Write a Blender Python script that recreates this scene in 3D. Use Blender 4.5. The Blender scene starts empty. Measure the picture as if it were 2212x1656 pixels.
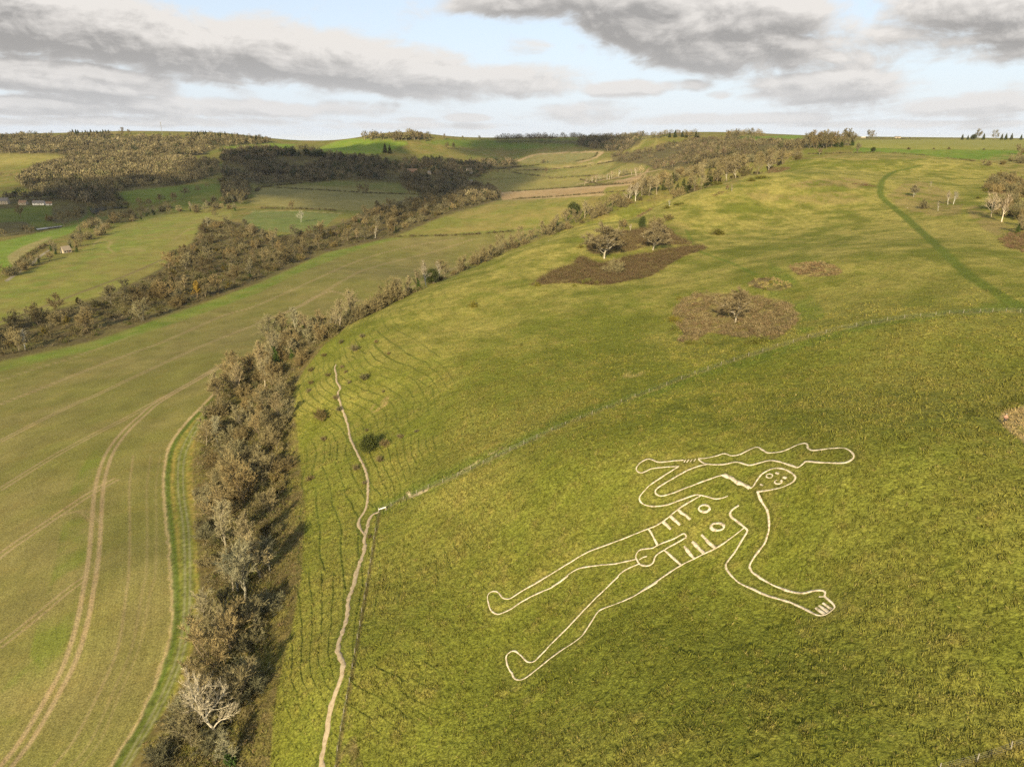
import bpy, bmesh, math, random
import numpy as np
from mathutils import Vector, Matrix

# ------------------------------------------------------------------ camera, sun, sky, exposure
SC = bpy.context.scene
COL = SC.collection
FD, CU, CV = 1495.0, 1106.0, 828.0          # focal length and centre of the photo's 2212-wide view
PITCH = math.radians(19.5)
ZC = 100.0                                   # camera height above the valley datum
SP, CP = math.sin(PITCH), math.cos(PITCH)
cam = bpy.data.objects.new('camera', bpy.data.cameras.new('camera'))
COL.objects.link(cam)
cam.location = (0, 0, ZC)
cam.rotation_euler = (math.radians(90) - PITCH, 0, 0)
cam.data.sensor_width = 36.0
cam.data.lens = 36.0 * FD / 2212.0
cam.data.clip_start = 1.0
cam.data.clip_end = 60000.0
SC.camera = cam

SUN_EL = math.radians(22.0)
SUN_AZ = math.radians(14.5)                  # shadows run this far to the right of straight ahead
SUNV = Vector((-math.sin(SUN_AZ) * math.cos(SUN_EL), -math.cos(SUN_AZ) * math.cos(SUN_EL), math.sin(SUN_EL)))
sl = bpy.data.lights.new('sun', 'SUN')
sl.energy = 5.0
sl.angle = math.radians(0.55)
sl.color = (1.0, 0.85, 0.575)
sun = bpy.data.objects.new('sun', sl)
COL.objects.link(sun)
sun.rotation_euler = SUNV.to_track_quat('Z', 'Y').to_euler()
sun.location = SUNV * 500

SC.view_settings.view_transform = 'Standard'
SC.view_settings.look = 'None'
SC.view_settings.exposure = 1.0
SC.view_settings.gamma = 1.0
SC.cycles.max_bounces = 4
SC.cycles.diffuse_bounces = 2
SC.cycles.glossy_bounces = 1
SC.cycles.transmission_bounces = 1
SC.cycles.transparent_max_bounces = 8
SC.cycles.volume_bounces = 0
SC.cycles.use_denoising = False


class NT:
    """small helper to write node trees"""
    def __init__(self, tree):
        self.t = tree
        self.n = tree.nodes
        self.l = tree.links
    def add(self, typ, **kw):
        nd = self.n.new(typ)
        for k, v in kw.items():
            setattr(nd, k, v)
        return nd
    def put(self, sock, v):
        if isinstance(v, bpy.types.NodeSocket):
            self.l.new(v, sock)
        elif v is not None:
            sock.default_value = v
    def math(self, op, a, b=None, c=None, clamp=False):
        nd = self.add('ShaderNodeMath', operation=op, use_clamp=clamp)
        self.put(nd.inputs[0], a)
        if b is not None: self.put(nd.inputs[1], b)
        if c is not None: self.put(nd.inputs[2], c)
        return nd.outputs[0]
    def vmath(self, op, a, b=None):
        nd = self.add('ShaderNodeVectorMath', operation=op)
        self.put(nd.inputs[0], a)
        if b is not None: self.put(nd.inputs[1], b)
        return nd.outputs['Value'] if op in ('LENGTH', 'DOT_PRODUCT') else nd.outputs[0]
    def mapr(self, v, a, b, c, d, smooth=True):
        nd = self.add('ShaderNodeMapRange', interpolation_type='SMOOTHSTEP' if smooth else 'LINEAR')
        for i, x in enumerate((v, a, b, c, d)):
            self.put(nd.inputs[i], x)
        return nd.outputs[0]
    def mix(self, f, a, b, mode='MIX'):
        nd = self.add('ShaderNodeMix', data_type='RGBA', blend_type=mode)
        self.put(nd.inputs[0], f)
        self.put(nd.inputs[6], a)
        self.put(nd.inputs[7], b)
        return nd.outputs[2]
    def noise(self, vec, scale, detail=3.0, rough=0.5, dist=0.0):
        nd = self.add('ShaderNodeTexNoise')
        if vec is not None: self.l.new(vec, nd.inputs['Vector'])
        nd.inputs['Scale'].default_value = scale
        nd.inputs['Detail'].default_value = detail
        nd.inputs['Roughness'].default_value = rough
        nd.inputs['Distortion'].default_value = dist
        return nd.outputs[0]


def c4(c, a=1.0):
    return (c[0], c[1], c[2], a)


def ray(u, v):
    a = (u - CU) / FD
    b = (v - CV) / FD
    return np.array((a, CP - b * SP, -SP - b * CP))


# clouds: soft ellipses in the direction coordinates (x/y, z/y), each (u, v, half width, half height, turn) in view units
CLOUDS = [
    (-60, 30, 420, 85, -4, 1.0), (330, 85, 420, 72, -9, 1.0), (660, 122, 380, 60, -8, 1.0), (880, 160, 230, 30, -4, 0.9),
    (170, 172, 220, 36, -5, 0.95), (-40, 155, 160, 40, 0, .9),
    (90, 225, 240, 24, 0, .8), (430, 232, 260, 22, -2, .8),
    (1150, -15, 230, 50, 0, .9), (1420, 45, 210, 78, -18, 1.0), (1650, 35, 230, 70, 0, .85), (1720, 110, 200, 45, 0, .75), (1520, 110, 190, 42, 0, .9),
    (2090, 20, 220, 70, 0, .9), (2160, 85, 160, 45, 0, .85), (1950, 75, 150, 40, 10, .6),
    (1150, 175, 150, 36, 0, .75), (1340, 192, 120, 18, 0, .7), (1480, 185, 70, 14, 0, .65),
    (1800, 188, 210, 34, 2, .9), (1270, 245, 120, 24, 0, .7), (2120, 232, 170, 26, 2, .85),
    (780, 232, 100, 18, 0, .65), (1010, 255, 50, 9, 0, .7), (300, 262, 420, 13, 0, .6), (1560, 258, 330, 13, 0, .6), (900, 272, 300, 8, 0, .45),
    (2000, 268, 330, 11, 0, .6), (1560, 205, 40, 9, 0, .5), (1330, 100, 60, 30, 0, .5), (1380, 130, 30, 14, 0, .6), (1150, 105, 80, 18, 0, .35), (1245, 110, 40, 20, 0, .35),
    (820, 207, 45, 8, 0, .4), (900, 260, 60, 6, 0, .4),
]


def make_world():
    w = bpy.data.worlds.new('World')
    SC.world = w
    w.use_nodes = True
    t = NT(w.node_tree)
    t.n.clear()
    # density group
    g = bpy.data.node_groups.new('cloud_density', 'ShaderNodeTree')
    g.interface.new_socket('P', in_out='INPUT', socket_type='NodeSocketVector')
    g.interface.new_socket('D', in_out='OUTPUT', socket_type='NodeSocketFloat')
    k = NT(g)
    gi = k.add('NodeGroupInput')
    go = k.add('NodeGroupOutput')
    p = gi.outputs[0]
    best = None
    for (u, v, hw, hh, rot, s) in CLOUDS:
        d = ray(u, v)
        ku = (d[0] / d[1], d[2] / d[1])
        mp = k.add('ShaderNodeMapping', vector_type='TEXTURE')
        mp.inputs['Location'].default_value = (ku[0], ku[1], 0)
        mp.inputs['Rotation'].default_value = (0, 0, math.radians(rot))
        mp.inputs['Scale'].default_value = (hw / FD / d[1] * 1.16, hh / FD / d[1] * 1.22, 1)
        k.l.new(p, mp.inputs['Vector'])
        ln = k.vmath('LENGTH', mp.outputs[0])
        val = k.mapr(ln, 0.25, 1.35, s, 0.0)
        best = val if best is None else k.math('SMOOTH_MAX', best, val, 0.12)
    # billow noise, squashed and finer towards the horizon
    sep = k.add('ShaderNodeSeparateXYZ')
    k.l.new(p, sep.inputs[0])
    el = k.math('ADD', sep.outputs[1], 0.05)
    k1 = k.add('ShaderNodeCombineXYZ')
    k.put(k1.inputs[0], k.math('MULTIPLY', k.math('DIVIDE', sep.outputs[0], el), 0.62))
    k.put(k1.inputs[1], k.math('MULTIPLY', k.math('LOGARITHM', el, 2.718), 2.6))
    n1 = k.noise(k1.outputs[0], 1.0, 8.0, 0.55, 0.15)
    k2 = k.add('ShaderNodeCombineXYZ')
    k.put(k2.inputs[0], k.math('MULTIPLY', sep.outputs[0], 13.0))
    k.put(k2.inputs[1], k.math('MULTIPLY', sep.outputs[1], 24.0))
    n2 = k.noise(k2.outputs[0], 1.0, 9.0, 0.62, 0.35)
    nn = k.math('ADD', k.math('MULTIPLY', k.math('SUBTRACT', n1, 0.5), 1.3), k.math('MULTIPLY', k.math('SUBTRACT', n2, 0.5), 1.35))
    k.put(go.inputs[0], k.math('ADD', best, nn))
    # sky
    sky = t.add('ShaderNodeTexSky', sky_type='NISHITA')
    sky.sun_disc = False
    sky.sun_elevation = SUN_EL
    sky.sun_rotation = math.pi + SUN_AZ      # clockwise from +Y
    sky.altitude = 200
    sky.air_density = 1.0
    sky.dust_density = 0.7
    sky.ozone_density = 1.2
    geo = t.add('ShaderNodeTexCoord')
    sp = t.add('ShaderNodeSeparateXYZ')
    t.l.new(geo.outputs['Generated'], sp.inputs[0])
    yy = t.math('MAXIMUM', sp.outputs[1], 0.05)
    cx = t.math('DIVIDE', sp.outputs[0], yy)
    cy = t.math('DIVIDE', sp.outputs[2], yy)
    cc = t.add('ShaderNodeCombineXYZ')
    t.put(cc.inputs[0], cx)
    t.put(cc.inputs[1], cy)
    def dens(off):
        gn = t.add('ShaderNodeGroup')
        gn.node_tree = g
        v = cc.outputs[0] if off is None else t.vmath('ADD', cc.outputs[0], off)
        t.l.new(v, gn.inputs[0])
        return gn.outputs[0]
    d0 = dens(None)
    d1 = dens((-0.009, 0.032, 0))
    front = t.mapr(sp.outputs[1], 0.1, 0.3, 0, 1)
    cover = t.math('MULTIPLY', t.mapr(d0, 0.12, 0.62, 0.0, 0.97), front)
    over = d1
    d3 = dens((0.004, 0.011, 0))
    lit = t.mapr(t.math('SUBTRACT', d0, d3), -0.30, 0.42, 0.0, 1.0)
    deep = t.mapr(over, 0.0, 1.25, 0.0, 1.0)
    shade = t.math('ADD', t.math('MULTIPLY', deep, 0.62), t.math('MULTIPLY', t.math('SUBTRACT', 0.5, lit), 0.85))
    shade = t.math('ADD', shade, 0.15, clamp=True)
    shade = t.math('MULTIPLY', shade, t.mapr(d0, 0.12, 0.75, 0.30, 1.0))
    body = t.mix(shade, (0.86, 0.815, 0.765, 1), (0.365, 0.347, 0.330, 1))
    # far clouds pale out towards the horizon
    pale = t.mapr(cy, -0.01, 0.13, 0.75, 0.05)
    body = t.mix(pale, body, (0.74, 0.75, 0.77, 1))
    bgs = t.add('ShaderNodeBackground')
    # thin milky veil low over the horizon, in front of the clear blue
    veil = t.mapr(cy, 0.0, 0.18, 0.88, 0.66)
    tint = t.mix(veil, sky.outputs[0], (4.35, 4.72, 5.35, 1))
    t.l.new(tint, bgs.inputs[0])
    bgs.inputs[1].default_value = 0.085
    bgc = t.add('ShaderNodeBackground')
    t.l.new(body, bgc.inputs[0])
    bgc.inputs[1].default_value = 0.50
    ms = t.add('ShaderNodeMixShader')
    t.l.new(cover, ms.inputs[0])
    t.l.new(bgs.outputs[0], ms.inputs[1])
    t.l.new(bgc.outputs[0], ms.inputs[2])
    out = t.add('ShaderNodeOutputWorld')
    t.l.new(ms.outputs[0], out.inputs[0])


make_world()

# ------------------------------------------------------------------ noise
_rs = np.random.RandomState(7)
_perm = np.concatenate([_rs.permutation(256)] * 3)
_ga = _rs.rand(256) * 2 * np.pi
_gx, _gy = np.cos(_ga), np.sin(_ga)


def pnoise(x, y):
    xi = np.floor(x).astype(np.int64)
    yi = np.floor(y).astype(np.int64)
    xf = x - xi
    yf = y - yi
    xi &= 255
    yi &= 255
    u = xf * xf * xf * (xf * (xf * 6 - 15) + 10)
    v = yf * yf * yf * (yf * (yf * 6 - 15) + 10)
    def g(ix, iy, dx, dy):
        h = _perm[_perm[ix & 255] + (iy & 255)]
        return _gx[h] * dx + _gy[h] * dy
    n00 = g(xi, yi, xf, yf)
    n10 = g(xi + 1, yi, xf - 1, yf)
    n01 = g(xi, yi + 1, xf, yf - 1)
    n11 = g(xi + 1, yi + 1, xf - 1, yf - 1)
    a = n00 + u * (n10 - n00)
    b = n01 + u * (n11 - n01)
    return (a + v * (b - a)) * 1.5


def fbm(x, y, octs=4, gain=0.5):
    s = np.zeros_like(x)
    a = 1.0
    for i in range(octs):
        s += a * pnoise(x + 17.3 * i, y - 9.1 * i)
        x = x * 2.03
        y = y * 2.03
        a *= gain
    return s


def sstep(a, b, x):
    t = np.clip((x - a) / (b - a), 0, 1)
    return t * t * (3 - 2 * t)


# ------------------------------------------------------------------ terrain: heights through surveyed points
CTRL = []


def cz(u, v, z):             # seen point at a known height (relative to the camera)
    d = ray(u, v)
    t = z / d[2]
    CTRL.append((d[0] * t, d[1] * t, z))


def ct(u, v, t):             # seen point at a known depth
    if t > 1500:
        t = 1500 + (t - 1500) * .45
    d = ray(u, v)
    CTRL.append((d[0] * t, d[1] * t, d[2] * t))


for q in [(0, 1656, -104), (200, 1240, -98), (350, 1656, -97.5), (380, 1200, -95.5), (445, 880, -95), (300, 1000, -98), (0, 1000, -102), (0, 1300, -103),
          (0, 780, -106), (500, 640, -104), (250, 720, -105), (700, 590, -103.5), (860, 512, -103), (1070, 500, -101), (650, 740, -97.5), (900, 600, -99.5), (520, 770, -96.5),
          (0, 690, -106), (300, 560, -103), (420, 480, -101), (150, 600, -104), (50, 480, -101), (235, 450, -100), (140, 490, -103),
          (600, 1656, -95), (450, 1400, -95.5), (520, 1100, -95), (600, 1000, -93), (500, 950, -95), (560, 860, -93)]:
    cz(*q)
for q in [(1106, 1656, 95), (1450, 1656, 80), (1900, 1656, 71), (2212, 1656, 68.5), (800, 1656, 104),
          (2212, 1200, 87), (2212, 900, 118), (1055, 1310, 122), (1110, 1440, 111), (1400, 1010, 129), (1845, 985, 109), (1500, 1200, 112), (1700, 1300, 98),
          (1400, 1400, 99), (820, 1100, 164), (760, 1300, 135), (730, 1450, 118), (940, 1200, 140), (1250, 1150, 126), (935, 1050, 158), (1069, 988, 155), (1300, 870, 166), (1500, 800, 176), (1900, 700, 177), (2212, 670, 177),
          (1700, 850, 149), (2000, 800, 148), (1200, 1000, 141),
          (640, 900, 226), (690, 1000, 196), (650, 1200, 156), (640, 1400, 130),
          (700, 800, 250), (800, 800, 235), (800, 900, 212), (1000, 700, 262), (1000, 850, 199), (1300, 650, 262), (1590, 690, 222), (1800, 560, 262), (1500, 500, 412), (1700, 450, 455), (2000, 520, 292), (2212, 520, 282),
          (2212, 450, 370), (1900, 410, 482), (2100, 400, 520), (2050, 345, 800), (1900, 370, 620), (2212, 350, 700), (1305, 560, 340), (1450, 590, 300),
          # the brow against the valley
          (640, 830, 251), (690, 750, 277), (756, 700, 297), (900, 630, 336), (1100, 545, 388), (1250, 490, 442), (1450, 430, 522), (1700, 350, 702), (1870, 331, 820), (1560, 395, 590),
          # plateau
          (1950, 333, 880), (2000, 315, 1300), (2000, 302, 2300), (2212, 302, 2300), (2212, 318, 1250), (1750, 311, 1000), (1850, 301, 2000),
          (1380, 405, 900), (1480, 345, 1080), (1600, 322, 1250), (1700, 315, 1000), (1650, 293, 1900), (1590, 290, 1900), (1500, 289, 2150), (1440, 289, 2200), (1480, 312, 1800), (1420, 330, 1850), (1350, 340, 1800), (1330, 365, 1500),
          # valley fields and far hills
          (1080, 432, 1180), (1250, 425, 1200), (1080, 400, 1530), (1250, 392, 1560), (1100, 370, 1950), (1280, 362, 1950), (1150, 345, 2380), (1250, 342, 2350), (1200, 328, 2650), (1000, 318, 2750), (1200, 303, 3000), (1130, 303, 3000), (1270, 301, 2950), (1350, 300, 2800), (1050, 304, 3000),
          (900, 395, 1500), (700, 395, 1480), (600, 400, 1400), (800, 435, 1130), (620, 440, 1090), (700, 470, 900), (550, 470, 880),
          (600, 360, 1850), (750, 345, 2000), (900, 350, 1950), (700, 325, 2250), (800, 312, 2450), (850, 287, 2650), (790, 298, 2600), (910, 292, 2700), (980, 301, 2750), (620, 312, 2500), (560, 320, 2300),
          (50, 440, 1060), (280, 425, 1100), (420, 420, 1150), (120, 415, 1200), (300, 390, 1300), (440, 375, 1420), (120, 385, 1330), (250, 345, 1600), (420, 345, 1650), (50, 360, 1650),
          (50, 340, 1800), (200, 325, 2000), (400, 318, 2100), (0, 310, 2250), (200, 308, 2300), (400, 306, 2350), (0, 291, 2600), (120, 290, 2650), (240, 284, 2700), (390, 284, 2800), (470, 287, 2750), (540, 296, 2700), (480, 328, 2000), (600, 309, 2700), (680, 317, 2600), (740, 316, 2500), (680, 324, 4000), (600, 322, 4200), (780, 322, 4000)]:
    ct(*q)
# points out of sight: behind the brow, under and beside the camera, past the crests
CTRL += [(-118, 300, -95), (-115, 340, -97), (-95, 390, -98), (-55, 445, -98), (0, 520, -98), (70, 610, -98), (165, 740, -90), (230, 840, -68), (330, 900, -42),
         (-60, 0, -100), (0, 20, -93), (60, 0, -70), (110, 20, -56), (140, 90, -44), (230, 180, -38), (-250, 60, -108), (-300, 250, -108), (-600, 400, -108), (500, 400, -28), (700, 800, -20),
         (-1500, 1500, -85), (-1100, 1000, -102), (1200, 900, -15), (1800, 1800, -8), (2500, 2500, -8), (0, 4200, -85), (-1500, 4200, -60), (1500, 4500, -25), (-3000, 3000, -10), (-1750, 2600, -4), (-1300, 3500, -30),
         (-600, 3400, -35), (-800, 3900, -90), (-300, 3500, -70), (600, 3900, -40), (0, 7000, -130), (-4000, 6500, -130), (4000, 6000, -60), (0, 16000, -150), (-9000, 14000, -150), (9000, 14000, -120)]
CTRL = np.array(CTRL)
_ct = np.arctan2(CTRL[:, 0], CTRL[:, 1])
_cl = np.log(np.hypot(CTRL[:, 0], CTRL[:, 1]) + 4.0)


def _U(d2):
    return 0.5 * d2 * np.log(d2 + 1e-12)


_n = len(CTRL)
_K = _U((_ct[:, None] - _ct[None]) ** 2 + (_cl[:, None] - _cl[None]) ** 2) + 4.0e-4 * np.eye(_n)
_P = np.stack([np.ones(_n), _ct, _cl], 1)
_A = np.zeros((_n + 3, _n + 3))
_A[:_n, :_n] = _K
_A[:_n, _n:] = _P
_A[_n:, :_n] = _P.T
_w = np.linalg.solve(_A, np.concatenate([CTRL[:, 2], np.zeros(3)]))

TH = np.radians(np.linspace(-56, 56, 1750))
LR = np.concatenate([np.arange(math.log(30), math.log(52), 0.012), np.arange(math.log(52), math.log(330), 0.0021), np.arange(math.log(330), math.log(900), 0.0048),
                     np.arange(math.log(900), math.log(4200), 0.0085), np.arange(math.log(4200), math.log(40000), 0.08)])
NR, NTH = len(LR), len(TH)


def tps_grid(th, lr):
    out = np.zeros((len(lr), len(th)), dtype=np.float64)
    for j0 in range(0, len(lr), 24):
        l = np.log(np.exp(lr[j0:j0 + 24]) + 4.0)
        d2 = (th[None, :, None] - _ct[None, None]) ** 2 + (l[:, None, None] - _cl[None, None]) ** 2
        out[j0:j0 + 24] = _U(d2) @ _w[:_n] + _w[_n] + _w[_n + 1] * th[None] + _w[_n + 2] * l[:, None]
    return out


# evaluate on a coarse lattice, then interpolate with cubics
def cubic_up(M, xs, xq, axis):
    M = np.moveaxis(M, axis, 0)
    i = np.clip(np.searchsorted(xs, xq) - 1, 1, len(xs) - 3)
    h = xs[1] - xs[0]
    t = ((xq - xs[i]) / h)[:, None]
    a, b, c, d = M[i - 1], M[i], M[i + 1], M[i + 2]
    r = b + 0.5 * t * (c - a + t * (2 * a - 5 * b + 4 * c - d + t * (3 * (b - c) + d - a)))
    return np.moveaxis(r, 0, axis)


_cth = np.linspace(TH[0] - 0.03, TH[-1] + 0.03, 230)
_clr = np.linspace(LR[0] - 0.06, LR[-1] + 0.06, 420)
ZB = cubic_up(cubic_up(tps_grid(_cth, _clr), _cth, TH, 1), _clr, LR, 0)
RR = np.exp(LR)[:, None]
_f = np.clip((RR - 4300) / 3500, 0, 1)
ZB = ZB * (1 - _f) - 112 * _f

XB = RR * np.sin(TH)[None]
YB = RR * np.cos(TH)[None]


def height(x, y):
    """smooth ground height (relative to the camera) at plan points"""
    x = np.asarray(x, float)
    y = np.asarray(y, float)
    th = np.arctan2(x, y)
    l = np.log(np.hypot(x, y))
    i = np.clip((th - TH[0]) / (TH[1] - TH[0]), 0, NTH - 1.001)
    i0 = i.astype(int)
    fi = i - i0
    j0 = np.clip(np.searchsorted(LR, l) - 1, 0, NR - 2)
    fj = np.clip((l - LR[j0]) / (LR[j0 + 1] - LR[j0]), 0, 1)
    return (ZB[j0, i0] * (1 - fi) + ZB[j0, i0 + 1] * fi) * (1 - fj) + (ZB[j0 + 1, i0] * (1 - fi) + ZB[j0 + 1, i0 + 1] * fi) * fj


_RV = np.exp(LR)


def cast(u, v, skip=0.0, z=None):
    """ground point seen along a view ray -> (x, y, z relative to camera) or None"""
    d = ray(u, v)
    if z is not None:
        t = z / d[2]
        return d * t
    hr = math.hypot(d[0], d[1])
    th = math.atan2(d[0], d[1])
    s = d[2] / hr
    i = min(max((th - TH[0]) / (TH[1] - TH[0]), 0), NTH - 1.001)
    i0 = int(i)
    f = i - i0
    pr = ZB[:, i0] * (1 - f) + ZB[:, i0 + 1] * f
    df = pr - s * _RV
    hit = (df >= 0) & (_RV > skip)
    k = int(np.argmax(hit))
    if not hit[k]:
        return None
    r = _RV[k]
    if k > 0 and df[k - 1] < 0:
        r = _RV[k - 1] + (r - _RV[k - 1]) * (-df[k - 1]) / (df[k] - df[k - 1])
    return np.array((r * math.sin(th), r * math.cos(th), s * r))


def dense(pts, step=14.0, closed=False):
    out = []
    n = len(pts)
    for k in range(n if closed else n - 1):
        a, b = pts[k], pts[(k + 1) % n]
        d = math.hypot(b[0] - a[0], b[1] - a[1])
        m = max(1, int(d / step))
        for q in range(m):
            f = q / m
            p = [a[0] + (b[0] - a[0]) * f, a[1] + (b[1] - a[1]) * f]
            if len(a) > 2 and len(b) > 2:
                p.append(a[2] + (b[2] - a[2]) * f)
            elif len(a) > 2 and f == 0:
                p.append(a[2])
            elif (len(a) > 2) != (len(b) > 2) and f > 0:
                continue
            out.append(tuple(p))
    if not closed:
        out.append(tuple(pts[-1]))
    return out


def smooth(pts, m=4):
    """Catmull-Rom through the points"""
    P = [np.array(p, float) for p in pts]
    out = []
    for k in range(len(P) - 1):
        a = P[k - 1] if k else 2 * P[0] - P[1]
        b, c = P[k], P[k + 1]
        d = P[k + 2] if k + 2 < len(P) else 2 * P[-1] - P[-2]
        for q in range(m):
            t = q / m
            out.append(b + 0.5 * t * (c - a + t * (2 * a - 5 * b + 4 * c - d + t * (3 * (b - c) + d - a))))
    out.append(P[-1])
    return out


def wline(pts, step=14.0):
    out = []
    for p in dense(pts, step):
        q = cast(p[0], p[1], z=p[2] if len(p) > 2 else None)
        if q is not None:
            out.append(q)
    return np.array(out)


def poly_mask(pts, step=14.0):
    """boolean grid mask of the ground inside a polygon traced in view units (third value: height for unseen corners)"""
    W = []
    for p in dense(pts, step, True):
        q = cast(p[0], p[1], z=p[2] if len(p) > 2 else None)
        if q is not None:
            W.append(q)
    W = np.array(W)
    a = np.arctan2(W[:, 0], W[:, 1])
    l = np.log(np.hypot(W[:, 0], W[:, 1]))
    M = np.zeros((NR, NTH), bool)
    i0, i1 = np.searchsorted(TH, a.min()), np.searchsorted(TH, a.max())
    j0, j1 = np.searchsorted(LR, l.min()), np.searchsorted(LR, l.max())
    if i1 <= i0 or j1 <= j0:
        return M
    t = TH[i0:i1][None, :]
    L = LR[j0:j1][:, None]
    ins = np.zeros((j1 - j0, i1 - i0), bool)
    n = len(a)
    for k in range(n):
        a0, l0, a1, l1 = a[k], l[k], a[(k + 1) % n], l[(k + 1) % n]
        if l0 == l1:
            continue
        lo, hi = min(l0, l1), max(l0, l1)
        r0, r1 = np.searchsorted(LR[j0:j1], lo), np.searchsorted(LR[j0:j1], hi)
        if r1 <= r0:
            continue
        xc = a0 + (L[r0:r1] - l0) * (a1 - a0) / (l1 - l0)
        ins[r0:r1] ^= (t < xc)
    M[j0:j1, i0:i1] = ins
    return M


def line_dist(W, reach):
    """grid of plan distances to a ground polyline (inf beyond reach), with the tangent distance along it"""
    D = np.full((NR, NTH), np.inf, np.float32)
    for k in range(len(W) - 1):
        p, q = W[k], W[k + 1]
        xs = np.array((p, q))[:, :2]
        a = np.arctan2(xs[:, 0], xs[:, 1])
        r = np.hypot(xs[:, 0], xs[:, 1])
        ra = reach / max(r.min(), 1)
        i0, i1 = np.searchsorted(TH, a.min() - ra), np.searchsorted(TH, a.max() + ra)
        j0, j1 = np.searchsorted(LR, math.log(max(r.min() - reach, 1))), np.searchsorted(LR, math.log(r.max() + reach))
        if i1 <= i0 or j1 <= j0:
            continue
        X = XB[j0:j1, i0:i1] - p[0]
        Y = YB[j0:j1, i0:i1] - p[1]
        dx, dy = q[0] - p[0], q[1] - p[1]
        L2 = dx * dx + dy * dy + 1e-9
        t = np.clip((X * dx + Y * dy) / L2, 0, 1)
        d = np.hypot(X - t * dx, Y - t * dy)
        np.minimum(D[j0:j1, i0:i1], d, out=D[j0:j1, i0:i1])
    return D


#@@TERRAIN
# ------------------------------------------------------------------ mesh helpers
def make_mesh(name, V, F, mat=None, colors=None, smooth_faces=True, parent=None, link=True, extra=None):
    """V (n,3), F (m,3|4) or list of such arrays -> object"""
    V = np.asarray(V, np.float32)
    Fs = F if isinstance(F, list) else [F]
    Fs = [np.asarray(f, np.int32) for f in Fs if len(f)]
    me = bpy.data.meshes.new(name)
    me.vertices.add(len(V))
    me.vertices.foreach_set('co', V.ravel())
    nl = sum(f.size for f in Fs)
    nf = sum(len(f) for f in Fs)
    me.loops.add(nl)
    me.polygons.add(nf)
    me.loops.foreach_set('vertex_index', np.concatenate([f.ravel() for f in Fs]) if Fs else np.zeros(0, np.int32))
    tot = np.concatenate([np.full(len(f), f.shape[1], np.int32) for f in Fs]) if Fs else np.zeros(0, np.int32)
    me.polygons.foreach_set('loop_start', np.concatenate([[0], np.cumsum(tot)[:-1]]).astype(np.int32) if nf else tot)
    me.polygons.foreach_set('use_smooth', np.full(nf, smooth_faces, bool))
    if colors is not None:
        at = me.attributes.new('col', 'FLOAT_COLOR', 'POINT')
        c = np.ones((len(V), 4), np.float32)
        c[:, :3] = colors
        at.data.foreach_set('color', c.ravel())
    me.update(calc_edges=True)
    if mat is not None:
        me.materials.append(mat)
    if not link:
        return me
    o = bpy.data.objects.new(name, me)
    COL.objects.link(o)
    if parent is not None:
        o.parent = parent
    return o


def empty(name, loc=(0, 0, 0), parent=None):
    o = bpy.data.objects.new(name, None)
    o.location = loc
    o.empty_display_size = 0.5
    COL.objects.link(o)
    if parent is not None:
        o.parent = parent
    return o


def tag(o, label=None, cat=None, group=None, kind=None):
    if label: o['label'] = label
    if cat: o['category'] = cat
    if group: o['group'] = group
    if kind: o['kind'] = kind
    return o


def new_mat(name, rough=0.9, spec=0.12):
    m = bpy.data.materials.new(name)
    m.use_nodes = True
    t = NT(m.node_tree)
    b = t.n['Principled BSDF']
    b.inputs['Roughness'].default_value = rough
    b.inputs['Specular IOR Level'].default_value = spec
    return m, t, b


def ground_mat(name, fine, mottle, bump=0.3, bscale=2.2, dark=0.45):
    """ground: albedo per place from the land-cover attribute, broken up by fine grass and soil noise"""
    m, t, b = new_mat(name, 0.95, 0.05)
    at = t.add('ShaderNodeAttribute', attribute_name='col')
    geo = t.add('ShaderNodeNewGeometry')
    n1 = t.noise(geo.outputs['Position'], fine, 4.0, 0.65)
    n2 = t.noise(geo.outputs['Position'], mottle, 5.0, 0.62, 0.4)
    f1 = t.mapr(n1, 0.30, 0.70, 1.0 - dark, 1.0 + dark, False)
    f2 = t.mapr(n2, 0.30, 0.72, 0.80, 1.2, False)
    c = t.mix(1.0, at.outputs['Color'], t.math('MULTIPLY', f1, f2), 'MULTIPLY')
    # warm and cool straw tones
    n3 = t.noise(geo.outputs['Position'], mottle * 2.6, 4.0, 0.6)
    c = t.mix(t.mapr(n3, 0.45, 0.75, 0.0, 0.30), c, t.mix(1.0, c, (1.28, 1.08, 0.95, 1), 'MULTIPLY'))
    t.l.new(c, b.inputs['Base Color'])
    bp = t.add('ShaderNodeBump')
    bp.inputs['Strength'].default_value = bump
    bp.inputs['Distance'].default_value = 0.35
    nb = t.noise(geo.outputs['Position'], bscale, 4.0, 0.6)
    t.l.new(nb, bp.inputs['Height'])
    t.l.new(bp.outputs[0], b.inputs['Normal'])
    return m


# ------------------------------------------------------------------ land cover on the terrain grid
NW1 = fbm(XB / 60, YB / 60, 4)
NW2 = fbm(XB / 14, YB / 14, 4)
NW3 = fbm(XB / 3.1, YB / 3.1, 3)
NW4 = fbm(XB / 0.9 + 40, YB / 0.9, 2) * sstep(420, 160, RR)
CA = np.zeros((NR, NTH, 3), np.float32)
DISP = np.zeros((NR, NTH), np.float32)
REG = np.zeros((NR, NTH), np.int8)


def lerp(a, b, f):
    f = np.clip(f, 0, 1)[..., None]
    return np.asarray(a) * (1 - f) + np.asarray(b) * f


def blend(mask, colour, k=1.0):
    """mix a cover colour (array or tuple) into the land cover by a 0..1 grid"""
    m = (np.clip(mask, 0, 1) * k)[..., None].astype(np.float32)
    CA[:] = CA * (1 - m) + np.asarray(colour, np.float32) * m


def soften(M, n=2):
    m = M.astype(np.float32)
    for _ in range(n):
        m[1:-1, 1:-1] = (m[:-2, 1:-1] + m[2:, 1:-1] + m[1:-1, :-2] + m[1:-1, 2:] + 2 * m[1:-1, 1:-1]) / 6
    return m


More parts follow.
